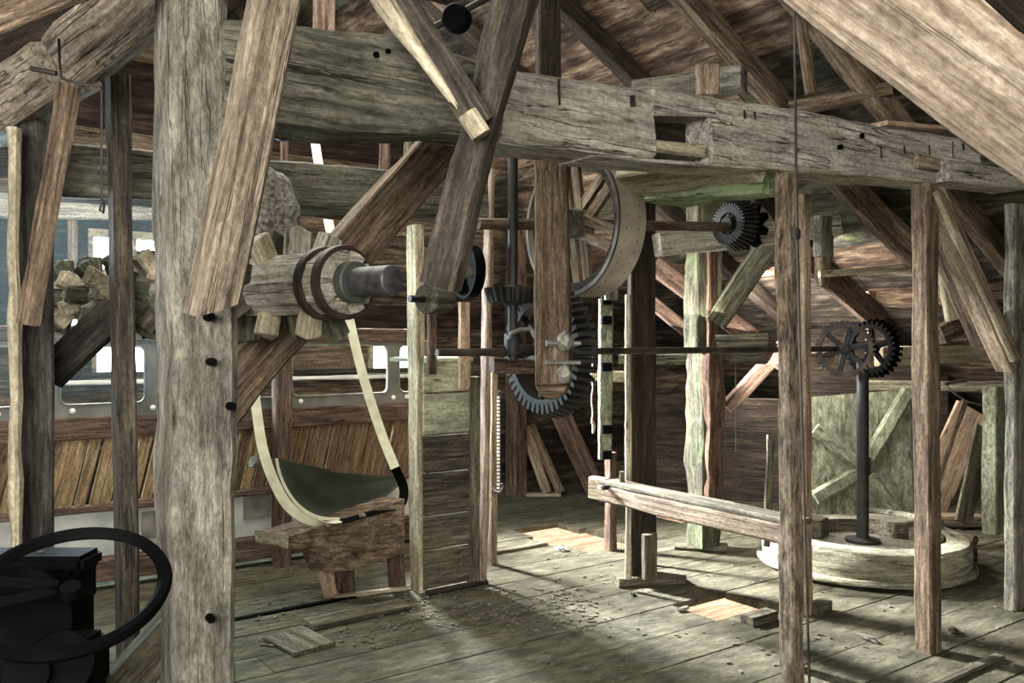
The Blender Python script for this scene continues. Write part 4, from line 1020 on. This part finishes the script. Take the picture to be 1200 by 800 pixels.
# ================================================================ THINGS ON THE FLOOR
def floorboard(label, c, d, L, w, h, mat, z=0.0, name='loose_board', cat='board'):
    p = pf(*c); q = Vector((d[0], d[1], 0)).normalized() * L / 2
    return T(name, label, cat, p - q + UP * (h / 2 + z), p + q + UP * (h / 2 + z), w, h, mat, n=UP, rough=.002, ch=.004)
d1 = (pf(398, 758) - pf(352, 736)); floorboard('short flat board lying in the left foreground', (350, 753), (d1.x, d1.y), .34, .24, .022, 'olive')
dd = pf(475, 706) - pf(372, 728); floorboard('long board edge lying just behind the short flat board', (420, 722), (dd.x, dd.y), .62, .16, .03, 'olive')
floorboard('dark gap strip along the floor under the trestle', (335, 715), (U.x, U.y), .9, .04, .012, 'black_paint', name='dark_strip', cat='strip')
floorboard('small board lying by the curved slab plank', (637, 581), (1, 0), .36, .09, .03, 'pale')
floorboard('short square offcut right of the hole near the rough-barked post', (890, 728), (U.x, U.y), .22, .09, .05, 'olive', name='offcut', cat='offcut')
floorboard('pale offcut block at the foot of the thin straight post', (960, 716), (U.x, U.y), .14, .08, .06, 'olive', name='offcut', cat='offcut')
floorboard('thin lath lying beside the square hole', (610, 643), (U.x, U.y), .5, .05, .02, 'olive', name='lath', cat='lath')
floorboard('narrow board lying in the lower right foreground', (1130, 789), (U.x, U.y), .7, .05, .02, 'olive')
rnd = random.Random(21)
def chip(label, c, s, mat='rubble', name='wood_chip', cat='chip'):
    p = pf(*c); o = blob(name, p + UP * s * .35, s * 1.6, s * .7, s * .4, mat, .3, rnd.random() * 50, None, Matrix.Rotation(rnd.random() * 3, 4, 'Z')); return tag(o, label, cat)
chip('curled wood chip on the floor between the two right foreground posts', (1017, 750), .035, 'post_grey')
chip('dark chip lying right of the slim sawn post', (1118, 741), .035, 'dark')
chip('pale stone lying at the corner of the square floor hole', (658, 645), .04, 'steel_grey', 'stone', 'stone')
chip('small lump near the sole plank of the middle post', (742, 697), .02, 'dark')
chip('small pale lump near the round floor hole', (800, 715), .03, 'post_grey')
# scattered dust crumbs: nobody could count them
bm = bmesh.new()
for i in range(900):
    zone = rnd.random()
    if zone < .5: p = pf(rnd.uniform(470, 700), rnd.uniform(690, 740))
    elif zone < .75: p = pf(rnd.uniform(640, 1190), rnd.uniform(650, 790))
    else: p = pf(rnd.uniform(300, 470), rnd.uniform(655, 760))
    if any(abs(p.dot(U) - h[0]) < h[2] + .06 and abs(p.dot(V) - h[1]) < h[3] + .06 for h in HOLES): continue
    s = rnd.uniform(.003, .010); M = Matrix.Translation(p + UP * s * .3) @ Matrix.Rotation(rnd.random() * 6, 4, 'Z')
    vs = box_bm(bm, -s * 1.5, s * 1.5, -s * .7, s * .7, -s * .3, s * .5, M)
tag(link('floor_debris', bm, 'rubble'), 'scattered dust crumbs and wood crumbs over the floorboards', 'debris', None, 'stuff')

from collections import defaultdict
same = defaultdict(list)
for o in bpy.data.objects:
    if o.parent is None and 'category' in o.keys() and 'kind' not in o.keys(): same[o.name.split('.')[0]].append(o)
WHERE = {'wooden_post': 'wooden posts standing about the hall', 'knee_brace': 'slanted braces between posts and beams', 'rafter': 'rafters under the roof boards',
         'tie_beam': 'tie beams overhead', 'rail': 'horizontal rails along the walls', 'plank': 'planks leaning at the back', 'board': 'separate boards at the back',
         'batten': 'upright battens behind the hewn beam', 'bevel_gear': 'dark toothed gears of the mill drive', 'loose_board': 'loose boards lying on the floor',
         'offcut': 'offcuts lying on the floor', 'wood_chip': 'wood chips lying on the floor', 'strut': 'short struts at the right', 'hanging_block': 'jointed timbers hanging from the beam'}
for k, v in same.items():
    if len(v) > 1:
        for o in v: o['group'] = WHERE.get(k, k.replace('_', ' ') + 's in the hall')
